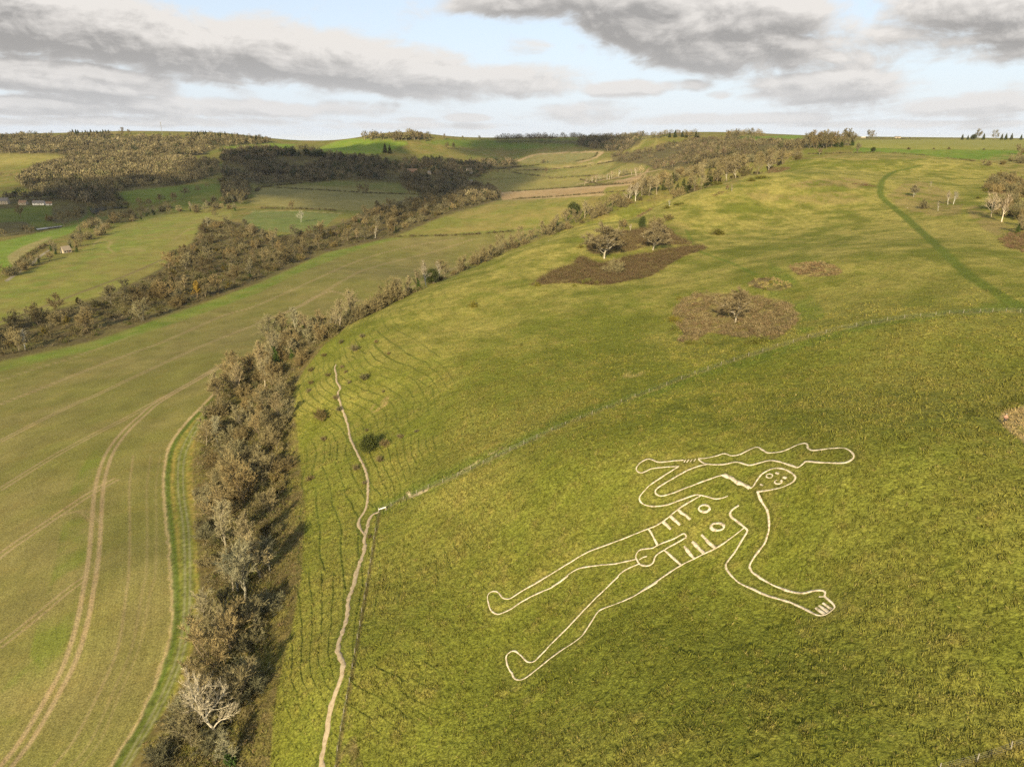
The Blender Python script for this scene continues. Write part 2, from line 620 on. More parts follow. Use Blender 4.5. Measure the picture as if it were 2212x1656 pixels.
# valley pasture everywhere to begin with
PAST = lerp((.100, .122, .021), (.140, .132, .034), 0.5 + 0.9 * NW1 + .3 * NW2)
CA[:] = PAST
REG[:] = 0
CA *= np.float32((1.12, .95, 1.05))
FAR = sstep(4500, 8000, RR)
blend(FAR * np.ones_like(ZB), (.10, .12, .06))

# arable fields: name index, outline, two colours
ARA = [((.175, .150, .050), (.130, .140, .028))]
HILLP = [(300, 1656, -95), (420, 1500), (500, 1300), (560, 1100), (610, 950), (640, 830), (690, 745), (756, 698), (900, 628), (1100, 543), (1250, 488), (1450, 428), (1560, 393), (1700, 349), (1870, 330),
         (1900, 329), (2060, 342), (2212, 350), (2330, 340, -20), (2700, 900, -40), (2500, 1800, -60), (1106, 1900, -84), (300, 1800, -95)]
FIELDS = {
    'F1': [(-420, 1800, -104), (-420, 900), (0, 782), (200, 737), (400, 668), (560, 612), (700, 548), (830, 516), (1000, 506), (1120, 498), (1172, 492), (1215, 500, -99), (1160, 560, -98), (900, 670, -97), (760, 720, -97), (600, 775),
           (500, 810), (462, 862), (400, 925), (362, 965), (353, 1010), (352, 1060), (366, 1200), (372, 1300), (357, 1420), (318, 1520), (250, 1640), (150, 1800, -98)],
    'F2': [(-420, 818), (0, 703), (130, 662), (215, 640), (330, 590), (420, 530), (500, 470), (500, 455), (430, 462), (330, 463), (250, 492), (190, 532), (140, 556), (60, 585), (0, 612), (-420, 720)],
    'F3': [(-300, 585), (0, 522), (150, 488), (200, 470), (150, 505), (90, 525), (60, 545), (40, 575), (-300, 640)],
    'F7': [(540, 440), (560, 407), (650, 400), (760, 405), (880, 420), (950, 428), (880, 455), (760, 455), (640, 450)],
    'F7b': [(560, 402), (640, 392), (720, 388), (810, 388), (880, 400), (880, 417), (760, 402), (650, 398)],
    'F8': [(520, 475), (548, 455), (640, 456), (735, 462), (700, 492), (640, 505), (540, 492)],
    'F9': [(850, 512), (900, 488), (960, 468), (1085, 434), (1240, 424), (1360, 416), (1400, 412, -95), (1340, 450, -97), (1240, 480, -99), (1172, 490), (1120, 496), (1000, 504)],
    'F10': [(1085, 432), (1080, 416), (1200, 408), (1390, 396), (1400, 408, -95), (1300, 418), (1240, 422)],
    'F11': [(1030, 393), (1120, 385), (1240, 382), (1390, 372), (1420, 368, -90), (1410, 393, -95), (1240, 402), (1075, 414)],
    'F12': [(1060, 368), (1200, 372), (1330, 352), (1440, 345, -70), (1430, 366, -85), (1300, 376), (1120, 384), (1040, 385)],
    'F13': [(1115, 350), (1170, 330), (1240, 326), (1300, 329), (1290, 345), (1245, 352), (1140, 354)],
    'F14': [(1290, 348), (1340, 336), (1440, 335, -60), (1430, 347, -75), (1320, 356), (1180, 368), (1060, 366), (1060, 358), (1150, 356), (1250, 354)],
    'G1': [(250, 432), (270, 405), (400, 400), (500, 395), (470, 415), (380, 432), (300, 440)],
    'G2': [(330, 455), (420, 420), (490, 405), (540, 400), (520, 430), (440, 447), (380, 460)],
    'G3': [(-300, 445), (120, 432), (230, 447), (215, 470), (140, 488), (60, 500), (-300, 570)],
    'G4': [(660, 330), (740, 300), (800, 300), (880, 296), (880, 312), (830, 330), (770, 332)],
    'G5': [(-300, 340), (50, 330), (130, 338), (110, 352), (-300, 380)],
    'G6': [(470, 316), (520, 306), (640, 312), (630, 322), (500, 322)],
    'G7': [(900, 308), (960, 300), (1080, 304), (1250, 298), (1250, 314), (1120, 322), (980, 316)],
    'G8': [(580, 370), (640, 362), (700, 372), (690, 382), (600, 380)],
    'T1': [(1560, 302), (1600, 296), (1740, 292), (1740, 303), (1660, 308), (1580, 308)],
    'T2': [(1840, 318), (1850, 303), (2000, 301), (2240, 301), (2240, 323), (2100, 324), (1960, 323)],
    'T3': [(1840, 330), (1850, 318), (1960, 323), (2240, 324), (2240, 345), (2100, 350), (2000, 344), (1900, 333)],
}
FCOL = {
    'F1': ((.150, .141, .048), (.120, .130, .032)), 'F2': ((.165, .158, .045), (.135, .165, .030)), 'F3': ((.105, .170, .022), (.13, .18, .03)),
    'F7': ((.175, .165, .058), (.14, .145, .042)), 'F7b': ((.105, .125, .03), (.13, .135, .038)), 'F8': ((.095, .130, .034), (.115, .14, .04)), 'F9': ((.185, .165, .050), (.125, .145, .028)),
    'F10': ((.27, .21, .10), (.24, .185, .085)), 'F11': ((.19, .17, .055), (.15, .16, .04)), 'F12': ((.20, .18, .06), (.14, .16, .035)), 'F13': ((.13, .14, .05), (.16, .15, .05)), 'F14': ((.17, .175, .045), (.20, .18, .06)),
    'G1': ((.085, .128, .018), (.105, .135, .024)), 'G2': ((.095, .13, .020), (.12, .14, .026)), 'G3': ((.075, .105, .017), (.09, .11, .02)), 'G4': ((.115, .19, .020), (.15, .20, .03)), 'G5': ((.19, .175, .055), (.14, .15, .035)),
    'G6': ((.10, .165, .018), (.13, .17, .03)), 'G7': ((.085, .135, .018), (.11, .14, .025)), 'G8': ((.20, .14, .075), (.16, .11, .06)),
    'T1': ((.10, .165, .02), (.12, .17, .025)), 'T2': ((.185, .190, .05), (.15, .175, .035)), 'T3': ((.085, .150, .016), (.12, .16, .025)),
}
FMASK = {}
HILLM = poly_mask(HILLP)
for k, p in FIELDS.items():
    M = poly_mask(p)
    if k[0] != 'T':
        M &= ~HILLM
    FMASK[k] = M
    a, b = FCOL[k]
    s = 2.0 if k in ('F1', 'F2', 'F9') else 1.0
    a, b = np.array(a) * (1.06, .97, 1.0), np.array(b) * (1.12, .97, 1.1)
    a[2] *= .92
    b[2] *= .92
    c = lerp(a, b, 0.45 + 0.75 * NW1 * s * .6 + 0.5 * NW2)
    blend(soften(M, 1), c)
    REG[M] = 2

# plateau and the hill itself
blend(soften(HILLM, 1), lerp((.116, .124, .018), (.178, .160, .036), 0.34 + 0.42 * NW1 + 0.30 * NW2 + 0.22 * NW3))
REG[HILLM] = 1
# ------------------------------------------------------------------ smaller land cover, tracks, sheep terraces
def K(n, x, y):
    """enlarged-view coordinates -> view units"""
    ox, oy, sc = {0: (0, 450, .46293), 1: (1024, 450, .46293), 2: (2048, 450, .46293), 3: (3072, 450, .46293),
                  5: (0, 900, .46377), 6: (1024, 900, .46377), 7: (2048, 900, .46377), 8: (3072, 900, .46377),
                  11: (0, 1600, .46377), 12: (1024, 1600, .46377), 13: (2048, 1600, .46377), 14: (3072, 1600, .46377),
                  15: (0, 2300, .46315), 16: (1024, 2300, .46315), 17: (2048, 2300, .46315), 18: (3072, 2300, .46315)}[n]
    return ((ox + x * sc) / 1.85172, (oy + y * sc) / 1.85172)


def KL(n, *pts):
    return [K(n, x, y) for x, y in pts]


def paint_line(pts, width, colour, k=1.0, soft=0.6, wob=0.0, m=3):
    W = wline([tuple(p) for p in smooth(pts, m)], 8)
    D = line_dist(W, width + soft + wob + 1)
    if wob:
        D = D + wob * NW3
    blend(1 - sstep(width - soft, width + soft, D), colour, k)
    return D


def paint_poly(pts, colour, k=1.0, ragged=None, n=2):
    M = soften(poly_mask(pts), n)
    if ragged is not None:
        M = M * np.clip(0.5 + ragged, 0, 1)
    blend(M, colour, k)
    return M


# bright grass margin on the far side of the big field
paint_poly([(-420, 900), (0, 782), (200, 737), (400, 668), (560, 612), (700, 548), (830, 516), (868, 514), (800, 530), (700, 568), (640, 592), (560, 632), (400, 690), (200, 755), (0, 802), (-420, 918)],
           lerp((.105, .145, .020), (.14, .15, .032), 0.5 + NW2), 0.9)
# green flushes in the crop
for P in [KL(11, (900, 350), (960, 380), (860, 620), (760, 760), (600, 830), (640, 700), (760, 480)), KL(11, (540, 1030), (700, 1010), (760, 1060), (740, 1400), (640, 1500), (430, 1600), (500, 1300)),
          KL(15, (430, 60), (700, 60), (690, 300), (560, 640), (380, 820), (250, 700), (330, 400)), KL(15, (100, 900), (330, 700), (420, 830), (150, 1260), (0, 1300), (0, 1000))]:
    paint_poly(P, (.105, .130, .018), 0.6, NW2, 5)
paint_poly([(-40, 660), (60, 640), (200, 560), (330, 520), (380, 480), (250, 500), (120, 590), (0, 630)], (.125, .165, .026), .5, NW2, 5)
# tramlines: pairs of wheelings
SOIL = (.25, .185, .095)


def wheelings(pts, gap=1.05, width=0.36, k=0.7, wob=0.1):
    W = wline([tuple(p) for p in smooth(pts, 3)], 8)
    T = np.gradient(W[:, :2], axis=0)
    T /= np.linalg.norm(T, axis=1)[:, None] + 1e-9
    N = np.stack([-T[:, 1], T[:, 0]], 1)
    far = np.median(np.hypot(W[:, 0], W[:, 1]))
    w = max(width, far * 0.0011)
    for s in (-1, 1):
        Q = W.copy()
        Q[:, :2] += N * gap * s
        D = line_dist(Q, w + 2) + wob * NW3
        blend(1 - sstep(w - .25, w + .35, D), SOIL, k)


wheelings([K(15, -200, 1990), K(15, 60, 1640), K(15, 250, 1390), K(15, 470, 1010), K(15, 600, 760), K(15, 700, 450), K(15, 760, 150), K(15, 785, 0), K(11, 810, 1330), K(11, 835, 1000), K(11, 850, 800), K(11, 890, 600), K(11, 960, 430),
           K(11, 1080, 270), K(11, 1230, 130), K(11, 1390, 0), (470, 795), (510, 770)], 1.15, .5, .85)
wheelings([(-20, 1215), K(11, 120, 1250), K(11, 400, 1060), K(11, 560, 950), K(11, 820, 780), K(11, 1000, 680)], 1.0, .38, .75)
wheelings([K(15, 0, 605), K(15, 300, 370), K(15, 560, 150), K(15, 740, 20)], 1.0, .38, .6)
wheelings([K(11, 0, 770), K(11, 400, 520), K(11, 800, 300), K(11, 1080, 160), K(11, 1330, 20), K(5, 1700, 1330), K(5, 1900, 1200)], 1.0, .38, .7)
wheelings([K(11, 0, 355), K(11, 400, 150), K(11, 720, 0), K(5, 800, 1480), K(5, 1200, 1290), K(5, 1700, 1060), K(5, 2200, 860), K(6, 300, 740), K(6, 650, 570), (800, 655), (900, 615), (1040, 552)], 1.0, .4, .7)
wheelings([K(5, 0, 1545), K(5, 400, 1390), K(5, 900, 1190), K(5, 1400, 1010), K(5, 1900, 790), K(5, 2200, 700), K(6, 400, 520), K(6, 900, 300), K(6, 1400, 170), K(6, 1800, 110)], 1.0, .4, .6)
wheelings([K(5, 0, 1345), K(5, 300, 1240), K(5, 700, 1120), K(5, 1200, 930)], 1.0, .3, .4)
wheelings([K(6, 0, 840), K(6, 400, 690), K(6, 900, 400), K(6, 1500, 240), K(6, 1880, 120)], 1.0, .35, .5)
paint_line([K(11, 540, 1000), K(11, 650, 960), K(11, 720, 985), K(11, 775, 1040)], .3, SOIL, .5)
paint_line([K(11, 560, 980), K(11, 700, 950), K(11, 800, 980), K(11, 850, 1050)], .3, SOIL, .5)
for off, kk in ((0, .5), (150, .3), (230, .25)):
    paint_line([K(11, 1150 + off, 480), K(11, 1115 + off, 760), K(11, 1120 + off, 1100), K(11, 1110 + off, 1500), K(15, 1090 + off * .9, 150), K(15, 1020 + off * .8, 620), K(15, 850 + off * .8, 1020), K(15, 640 + off, 1420), K(15, 450 + off, 1660)], .28, SOIL, kk, .4)
# drill rows: fine lines that follow the headland, then the main tramline
HD = line_dist(wline([(462, 850), (400, 915), (362, 975), (356, 1060), (369, 1200), (372, 1330), (350, 1440), (285, 1585), (235, 1665), (150, 1800, -98)], 8), 26)
HD = np.where(np.isfinite(HD), HD, 0)
rows = (np.sin(HD * 2 * np.pi / .62) * .5 + np.sin(HD * 2 * np.pi / 2.7 + 1) * .35) * sstep(250, 120, RR) * (HD > 0) * FMASK['F1']
TD = line_dist(wline([(-60, 1262), (0, 1190), (170, 1105), (330, 1000), (560, 860), (760, 740), (1000, 600)], 8), 75)
TD = np.where(np.isfinite(TD), TD, 0)
rows2 = (np.sin(TD * 2 * np.pi / .9) * .35 + np.sin(TD * 2 * np.pi / 4.1 + NW1) * .35 + np.sin(TD * 2 * np.pi / 11 + 2 * NW1) * .3) * sstep(420, 160, RR) * (TD > 0) * (HD <= 0) * FMASK['F1']
CA *= (1 + .16 * rows + .13 * rows2)[..., None].astype(np.float32)
# field edge: bare strip, verge and grass track
VERGE = [(470, 850), (440, 900), (420, 960), (414, 1010), (420, 1100), (428, 1200), (430, 1290), (425, 1360), (400, 1470), (345, 1580), (300, 1680), (235, 1680), (250, 1640), (318, 1520), (357, 1420), (372, 1300), (366, 1200), (352, 1060), (353, 1010), (362, 965), (400, 925), (450, 866)]
paint_poly(VERGE, lerp((.215, .165, .040), (.140, .135, .026), 0.4 + 1.3 * NW3), .95)
EDGE = [(462, 850), (440, 873), (400, 915), (368, 960), (356, 1010), (355, 1060), (362, 1130), (369, 1200), (375, 1300), (370, 1370), (358, 1420), (320, 1520), (285, 1585), (235, 1665)]
paint_line(EDGE, .55, (.34, .25, .13), .85, .5, .35)
paint_line([(p[0] + 7, p[1] + 2) for p in EDGE], .8, (.055, .085, .012), .85, .5, .4)
TRK = [(468, 868), (435, 905), (410, 945), (392, 990), (390, 1060), (400, 1130), (404, 1200), (404, 1290), (398, 1370), (380, 1440), (340, 1530), (300, 1600), (255, 1680)]
paint_line(TRK, 1.5, (.100, .116, .022), .8, .7, .5)
for s in (-5, 6):
    paint_line([(p[0] + s, p[1]) for p in TRK], .25, (.185, .175, .085), .75, .3, .1)
# second field: dirt track on its near side
D2 = paint_line([K(5, -60, 860), K(5, 350, 715), K(5, 700, 580), K(5, 1100, 430), K(5, 1430, 285)], 1.6, (.14, .105, .05), .8, 1.0)
paint_poly(KL(5, (1040, 190), (1280, 180), (1240, 235), (1060, 245)), (.24, .19, .075), .6, NW2)
paint_line(KL(5, (800, 180), (860, 130), (960, 150), (930, 190), (985, 240)), 1.2, (.26, .2, .085), .5, 1.0)
paint_line(KL(5, (1500, 130), (1590, 60), (1680, 20)), 1.4, (.21, .165, .07), .6, 1.0)
paint_poly(KL(5, (60, 270), (180, 190), (400, 110), (460, 100), (240, 230), (130, 350), (90, 340)), (.24, .19, .08), .8)
# lanes
paint_line([K(5, 60, 480), K(5, 180, 390), K(5, 280, 330), K(5, 330, 280), K(5, 430, 215)], 1.5, (.22, .19, .14), .9, .6)
# stubble, soil rims and pale strips in the distant fields
for P, w in [([(1118, 348), (1150, 336), (1190, 331), (1290, 328), (1297, 333), (1280, 343), (1250, 351)], 6), ([(1075, 417), (1200, 409), (1300, 403), (1400, 394)], 8), ([(1090, 433), (1240, 424), (1300, 420)], 5),
             ([(1250, 398), (1400, 372), (1440, 362)], 5), ([(1270, 404), (1330, 390), (1400, 384)], 4), ([(1180, 368), (1260, 354), (1330, 346)], 3)]:
    paint_line(P, w, (.33, .235, .125), .85, 3)
paint_line([(545, 457), (640, 456), (735, 461)], 2.2, (.30, .25, .10), .8, 1.5)
paint_line([(1000, 504), (1120, 497), (1170, 493)], 3, (.11, .14, .025), .7, 2)

# woodland floor and scrub ground: brown litter
WOODF = lerp((.075, .055, .028), (.10, .085, .030), .5 + NW2)
SCRUB_STRIP = [(460, 862), (520, 800), (580, 740), (690, 690), (760, 680), (770, 690), (700, 745), (650, 810), (633, 850), (640, 930), (650, 1010), (660, 1100), (650, 1250), (630, 1360), (600, 1480), (590, 1560), (580, 1700), (255, 1700), (320, 1590), (400, 1470), (428, 1350), (432, 1280), (424, 1150), (416, 1000), (425, 940)]
paint_poly(SCRUB_STRIP, lerp((.105, .080, .033), (.13, .115, .03), .5 + NW2 + .5 * NW3), .9, None, 6)
BELT = [(-420, 900), (-420, 822), (60, 685), (140, 664), (240, 634), (345, 582), (415, 522), (440, 474), (520, 480), (600, 510), (680, 500), (740, 480), (800, 450), (900, 425), (960, 395), (1040, 392), (1085, 430), (960, 466), (880, 500), (840, 514), (700, 546), (560, 610), (400, 668), (200, 737), (0, 780)]
BELTM = paint_poly(BELT, WOODF, .9, None, 3)
WOODS = {
    'L1': [(-350, 298), (60, 296), (180, 296), (300, 298), (420, 300), (520, 300), (590, 306), (560, 312), (470, 318), (440, 335), (380, 338), (250, 330), (160, 338), (100, 332), (-350, 332)],
    'L2': [(40, 395), (70, 370), (130, 352), (200, 338), (300, 338), (390, 345), (470, 352), (480, 372), (430, 390), (380, 402), (300, 410), (220, 418), (130, 420), (60, 410)],
    'C1': [(480, 330), (560, 322), (680, 330), (760, 338), (850, 348), (960, 352), (1050, 348), (1130, 352), (1120, 362), (1060, 366), (1030, 385), (930, 392), (860, 395), (800, 394), (700, 388), (640, 395), (560, 400), (480, 385)],
    'C2': [(780, 302), (860, 296), (940, 300), (900, 304), (850, 304)],
    'R1': [(1070, 306), (1200, 303), (1310, 302), (1390, 300), (1380, 312), (1340, 330), (1300, 326), (1240, 312), (1080, 308)],
    'R2': [(1320, 335), (1420, 318), (1500, 302), (1580, 300), (1700, 308), (1760, 306), (1740, 322), (1650, 338), (1560, 352), (1480, 372), (1430, 366), (1390, 355), (1330, 350)],
    'P1': KL(0, (1890, 600), (1980, 610), (2100, 590), (2160, 650), (2140, 740), (1980, 780), (1920, 740), (1930, 660)),
    'P2': KL(1, (1250, 570), (1330, 545), (1480, 560), (1520, 610), (1650, 590), (1850, 600), (1880, 650), (2050, 655), (2100, 730), (1900, 780), (1650, 735), (1480, 720), (1390, 690), (1260, 650)),
    'P3': KL(0, (560, 690), (760, 660), (960, 690), (1000, 740), (860, 770), (700, 785), (580, 760)),
    'P4': KL(1, (-60, 450), (120, 440), (280, 480), (420, 520), (620, 500), (640, 590), (460, 610), (390, 560), (250, 545), (100, 545), (-60, 530)),
    'P5': KL(0, (450, 800), (600, 780), (760, 785), (770, 860), (700, 920), (560, 960), (450, 960)),
    'P6': KL(0, (-60, 950), (200, 940), (310, 990), (300, 1045), (120, 1060), (-60, 1080)),
    'V1': [(-30, 445), (30, 430), (110, 425), (200, 425), (280, 432), (250, 445), (130, 440), (-30, 455)],
}
for k, p in WOODS.items():
    paint_poly(p, WOODF, .85, None, 2)

# bracken and bramble ground on the hill
BRAMBLE = {
    'large': [K(7, 160, 520), K(7, 290, 430), K(7, 420, 370), K(7, 520, 340), K(7, 580, 270), K(7, 680, 310), K(7, 800, 330), K(7, 960, 290), K(7, 1150, 250), K(7, 1400, 200), K(7, 1640, 180), K(7, 1660, 210), K(7, 1480, 270), K(7, 1290, 380), K(7, 1200, 440), K(7, 1000, 480), K(7, 760, 520), K(7, 480, 500)],
    'upper': [K(7, 640, 170), K(7, 760, 90), K(7, 900, 60), K(7, 1090, 40), K(7, 1290, 20), K(7, 1350, 40), K(7, 1440, 110), K(7, 1560, 160), K(7, 1420, 170), K(7, 1200, 180), K(7, 1000, 230), K(7, 700, 250)],
    'oval': [K(7, 1390, 740), K(7, 1480, 640), K(7, 1620, 585), K(7, 1860, 590), K(7, 2050, 605), K(8, 0, 630), K(8, 160, 660), K(8, 240, 740), K(8, 250, 830), K(8, 150, 930), K(8, 40, 990), K(7, 2100, 980), K(7, 1900, 960), K(7, 1700, 930), K(7, 1560, 1010), K(7, 1420, 1000), K(7, 1480, 930), K(7, 1400, 850)],
    'small': [K(8, 170, 360), K(8, 260, 330), K(8, 400, 318), K(8, 520, 330), K(8, 640, 390), K(8, 600, 430), K(8, 420, 445), K(8, 260, 430)],
    'pale': [K(8, 0, 450), K(8, 80, 460), K(8, 210, 515), K(8, 180, 545), K(8, 60, 570), K(7, 2150, 550), K(7, 2030, 510), K(7, 2100, 465)],
}
BRM = {}
for k, p in BRAMBLE.items():
    w = 1 if k in ('large', 'upper') else .8
    BRM[k] = paint_poly([tuple(q) for q in smooth(p + p[:1], 3)][:-1], lerp((.085, .055, .030), (.16, .125, .045), .38 + .8 * NW3 + .35 * NW2 + (.25 if k in ('oval', 'pale') else -.1)), .95, None, 2)
# straw-yellow drift on the upper hill, with its sunlit brightness put into the colour
HI = HILLM & (RR > 185)
blend(soften(HI, 4) * sstep(-.7, .35, NW1 + .6 * NW2) * sstep(140, 380, RR) * (0.6 + .5 * NW3 + .4 * NW2), (.330, .272, .072), .62)
# bracken-brown washes on the hilltop and the right-hand slope
for P, kk in [(KL(3, (160, 630), (330, 590), (620, 560), (820, 580), (950, 650), (700, 660), (560, 630), (300, 650)), .8), (KL(3, (0, 720), (300, 700), (600, 680), (800, 720), (860, 760), (600, 800), (300, 790), (0, 760)), .5),
              (KL(3, (1030, 720), (1200, 590), (1350, 600), (1500, 660), (1700, 760), (1660, 880), (1500, 910), (1250, 860), (1100, 800)), .7), (KL(3, (1750, 900), (1700, 820), (1800, 800), (1950, 900), (2212, 1060), (2212, 1160), (2000, 1080), (1850, 1000)), .75),
              (KL(3, (1850, 640), (1950, 560), (2100, 540), (2260, 600), (2260, 740), (2050, 720), (1850, 690)), .8), (KL(3, (1880, 420), (1920, 390), (2100, 350), (2260, 370), (2260, 560), (2060, 500), (1980, 450)), .55),
              (KL(3, (400, 390), (760, 360), (1100, 350), (1400, 380), (1360, 400), (1150, 400), (800, 420)), .45), (KL(2, (1080, 900), (1130, 850), (1220, 810), (1240, 780), (1200, 850), (1080, 915)), .7),
              (KL(2, (1330, 980), (1400, 930), (1480, 960), (1560, 1000), (1450, 1070), (1400, 1080)), .35), (KL(2, (1800, 620), (1900, 570), (2000, 560), (1960, 600), (1850, 640)), .6), (KL(2, (2000, 700), (2212, 660), (2212, 760), (2100, 760)), .5),
              (KL(3, (0, 490), (170, 470), (200, 490), (60, 520), (0, 525)), .9)]:
    paint_poly(P, lerp((.16, .105, .050), (.22, .17, .06), .5 + NW2), kk, .3 + NW2 * 1.3 + NW3 * .6, 4)
# pale scuff patches, then a dark band as ditch shade
paint_poly(KL(7, (960, 1290), (1060, 1240), (1140, 1260), (1120, 1300), (1000, 1340), (950, 1320)), (.26, .21, .085), .6, NW3, 8)
paint_poly(KL(6, (980, 1590), (1010, 1550), (1060, 1540), (1120, 1480), (1150, 1490), (1130, 1550), (1060, 1600), (1000, 1625)), (.30, .215, .085), .85, NW3, 2)
paint_poly(KL(14, (1985, 170), (2030, 105), (2110, 75), (2300, 25), (2300, 430), (2200, 360), (2090, 280), (2020, 215)), (.31, .225, .10), .92, .4 + .6 * NW3, 2)
paint_poly(KL(14, (1680, 90), (1800, 60), (2000, 20), (2212, -60), (2300, -60), (2300, 20), (2100, 60), (1980, 110), (1800, 150), (1690, 140)), (.050, .058, .010), .75, NW3, 6)  # dark rim painted in for the shade of the ditch
# mown green way over the hilltop
GP = [(2260, 690), (2190, 655), (2140, 625), (2090, 592), (2040, 545), (1990, 500), (1955, 468), (1920, 440), (1904, 424), (1902, 408), (1908, 388), (1930, 372), (1960, 365), (1990, 357)]
paint_line(GP, 2.0, (.090, .112, .016), .92, .9, .3)
paint_line([(2190, 655), (2100, 672), (2000, 684), (1880, 702), (1760, 735), (1640, 772), (1520, 806), (1400, 850), (1240, 900), (1100, 968), (960, 1030), (880, 1070), (830, 1095)], 3.2, (.088, .118, .017), .65, 2.2, .6)
paint_poly(KL(8, (0, 300), (180, 420), (330, 560), (500, 760), (400, 900), (250, 960), (260, 760), (150, 650), (0, 610)), (.090, .125, .016), .7, NW2, 8)
paint_line(KL(7, (1500, 40), (1590, 200), (1700, 260), (1900, 330), (2100, 430)), 1.0, (.085, .12, .015), .6, .8)
# fence line: rank strip
UF = [K(12, 1062, 955), K(12, 1165, 910), K(12, 1275, 860), K(12, 1385, 808), K(12, 1485, 760), K(12, 1610, 710), K(12, 1740, 655), K(12, 1850, 600), K(12, 1960, 550), K(12, 2070, 497), K(12, 2190, 437),
      K(13, 102, 380), K(13, 215, 330), K(13, 342, 270), K(13, 460, 220), K(13, 588, 168), K(13, 690, 125), K(13, 818, 78), K(13, 940, 25),
      K(7, 1062, 1487), K(7, 1182, 1442), K(7, 1333, 1382), K(7, 1462, 1330), K(7, 1578, 1288), K(7, 1690, 1248), K(7, 1803, 1207), K(7, 1915, 1172), K(7, 2040, 1130), K(7, 2163, 1092),
      K(8, 81, 1052), K(8, 216, 1014), K(8, 346, 974), K(8, 500, 934), K(8, 633, 898), K(8, 762, 873), K(8, 890, 850), K(8, 1028, 825), K(8, 1174, 805), K(8, 1314, 793), K(8, 1445, 780), K(8, 1563, 768), K(8, 1684, 759), K(8, 1827, 753), K(8, 1936, 750), K(8, 2053, 749), K(8, 2176, 752), (2230, 676)]
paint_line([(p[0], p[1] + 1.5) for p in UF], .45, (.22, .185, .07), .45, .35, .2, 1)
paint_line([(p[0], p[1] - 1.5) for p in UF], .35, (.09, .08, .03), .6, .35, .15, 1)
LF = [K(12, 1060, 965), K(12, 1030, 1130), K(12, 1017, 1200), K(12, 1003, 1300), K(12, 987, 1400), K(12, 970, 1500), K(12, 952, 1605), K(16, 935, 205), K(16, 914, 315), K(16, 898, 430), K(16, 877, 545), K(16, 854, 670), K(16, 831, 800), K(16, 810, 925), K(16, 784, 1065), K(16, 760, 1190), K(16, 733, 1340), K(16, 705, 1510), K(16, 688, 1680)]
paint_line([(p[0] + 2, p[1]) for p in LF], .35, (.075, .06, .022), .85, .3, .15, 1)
RF = [K(18, 1480, 1690), K(18, 1803, 1608), K(18, 2097, 1505), K(18, 2400, 1395)]
paint_line([(p[0], p[1] + 2) for p in RF], .5, (.13, .10, .032), .6, .4, .2, 1)
# brown bracken fringe at the bottom of the lower fence
paint_poly(KL(16, (740, 1210), (790, 1200), (850, 1330), (880, 1480), (930, 1660), (690, 1660), (740, 1400)), (.12, .085, .04), .7, NW3, 4)

# ---- relief: clods, tussocks, sheep terraces
HF = soften(HILLM, 4)
nearf = sstep(330, 170, RR)
DISP += (0.04 * NW4 * sstep(300, 150, RR)) * (0.35 + .65 * HF)
tus = np.clip(NW3 + .35, 0, 1.4) * (.5 + .5 * sstep(-.2, .5, NW2))
NWT = pnoise(XB / 1.15 + 9 + .5 * NW3, YB / 1.45)
DISP += HF * nearf * (0.15 * tus + .15 * np.clip(NWT + .1, -.5, 1) * (.45 + .55 * sstep(-.5, .4, NW2)))
# broken ledges along the contour
_gr = np.gradient(ZB, axis=0) / (np.gradient(LR)[:, None] * RR)
_gt = np.gradient(ZB, axis=1) / ((TH[1] - TH[0]) * RR)
SLOPE = np.hypot(_gr, _gt)
_q = np.clip(SLOPE / .5, .15, 1.2)
ph = (ZB + _q * (.9 * NW1 + 0.20 * NW2 + .05 * NW3)) / 0.92
ph2 = (ZB - _q * (.8 * NW1 - .25 * NW2)) / 1.3 + .37
ph = np.where(fbm(XB / 26 + 7, YB / 26, 2) > -.05, ph, ph2)
fr = ph - np.floor(ph)
# how strongly each stretch is terraced: strong on the nose of the hill, weak on the giant's slope
nose = poly_mask([(600, 1660), (640, 1300), (650, 1000), (630, 850), (700, 740), (800, 670), (960, 610), (1000, 640), (960, 720), (940, 850), (960, 1000), (900, 1080), (830, 1100), (800, 1300), (760, 1500), (740, 1700), (600, 1700)])
NOSE = soften(nose, 40)
lowslope = sstep(-62, -80, ZB) * HF
TER = np.clip(0.95 * NOSE + .8 * lowslope + .25, 0, 1) * HF * sstep(360, 250, RR)
brk = np.clip(sstep(-.35, .6, NW2 + .35 * NW3 + .85 * NOSE) * (.55 + .6 * sstep(-.5, .5, NW1 + .4 * NW2)), 0, 1)
TER *= sstep(.10, .30, SLOPE)
DISP += TER * brk * 0.20 * (fr - .5)
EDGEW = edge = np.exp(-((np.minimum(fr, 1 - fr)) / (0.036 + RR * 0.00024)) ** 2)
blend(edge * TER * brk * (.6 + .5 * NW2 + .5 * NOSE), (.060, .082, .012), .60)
# darker colour in the hollows between tussocks
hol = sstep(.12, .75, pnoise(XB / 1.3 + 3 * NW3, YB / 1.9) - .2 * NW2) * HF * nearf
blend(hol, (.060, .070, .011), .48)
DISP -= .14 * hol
blend(sstep(.4, 1.1, NW3 + .3 * NW2) * HF * nearf, (.215, .175, .045), .34)
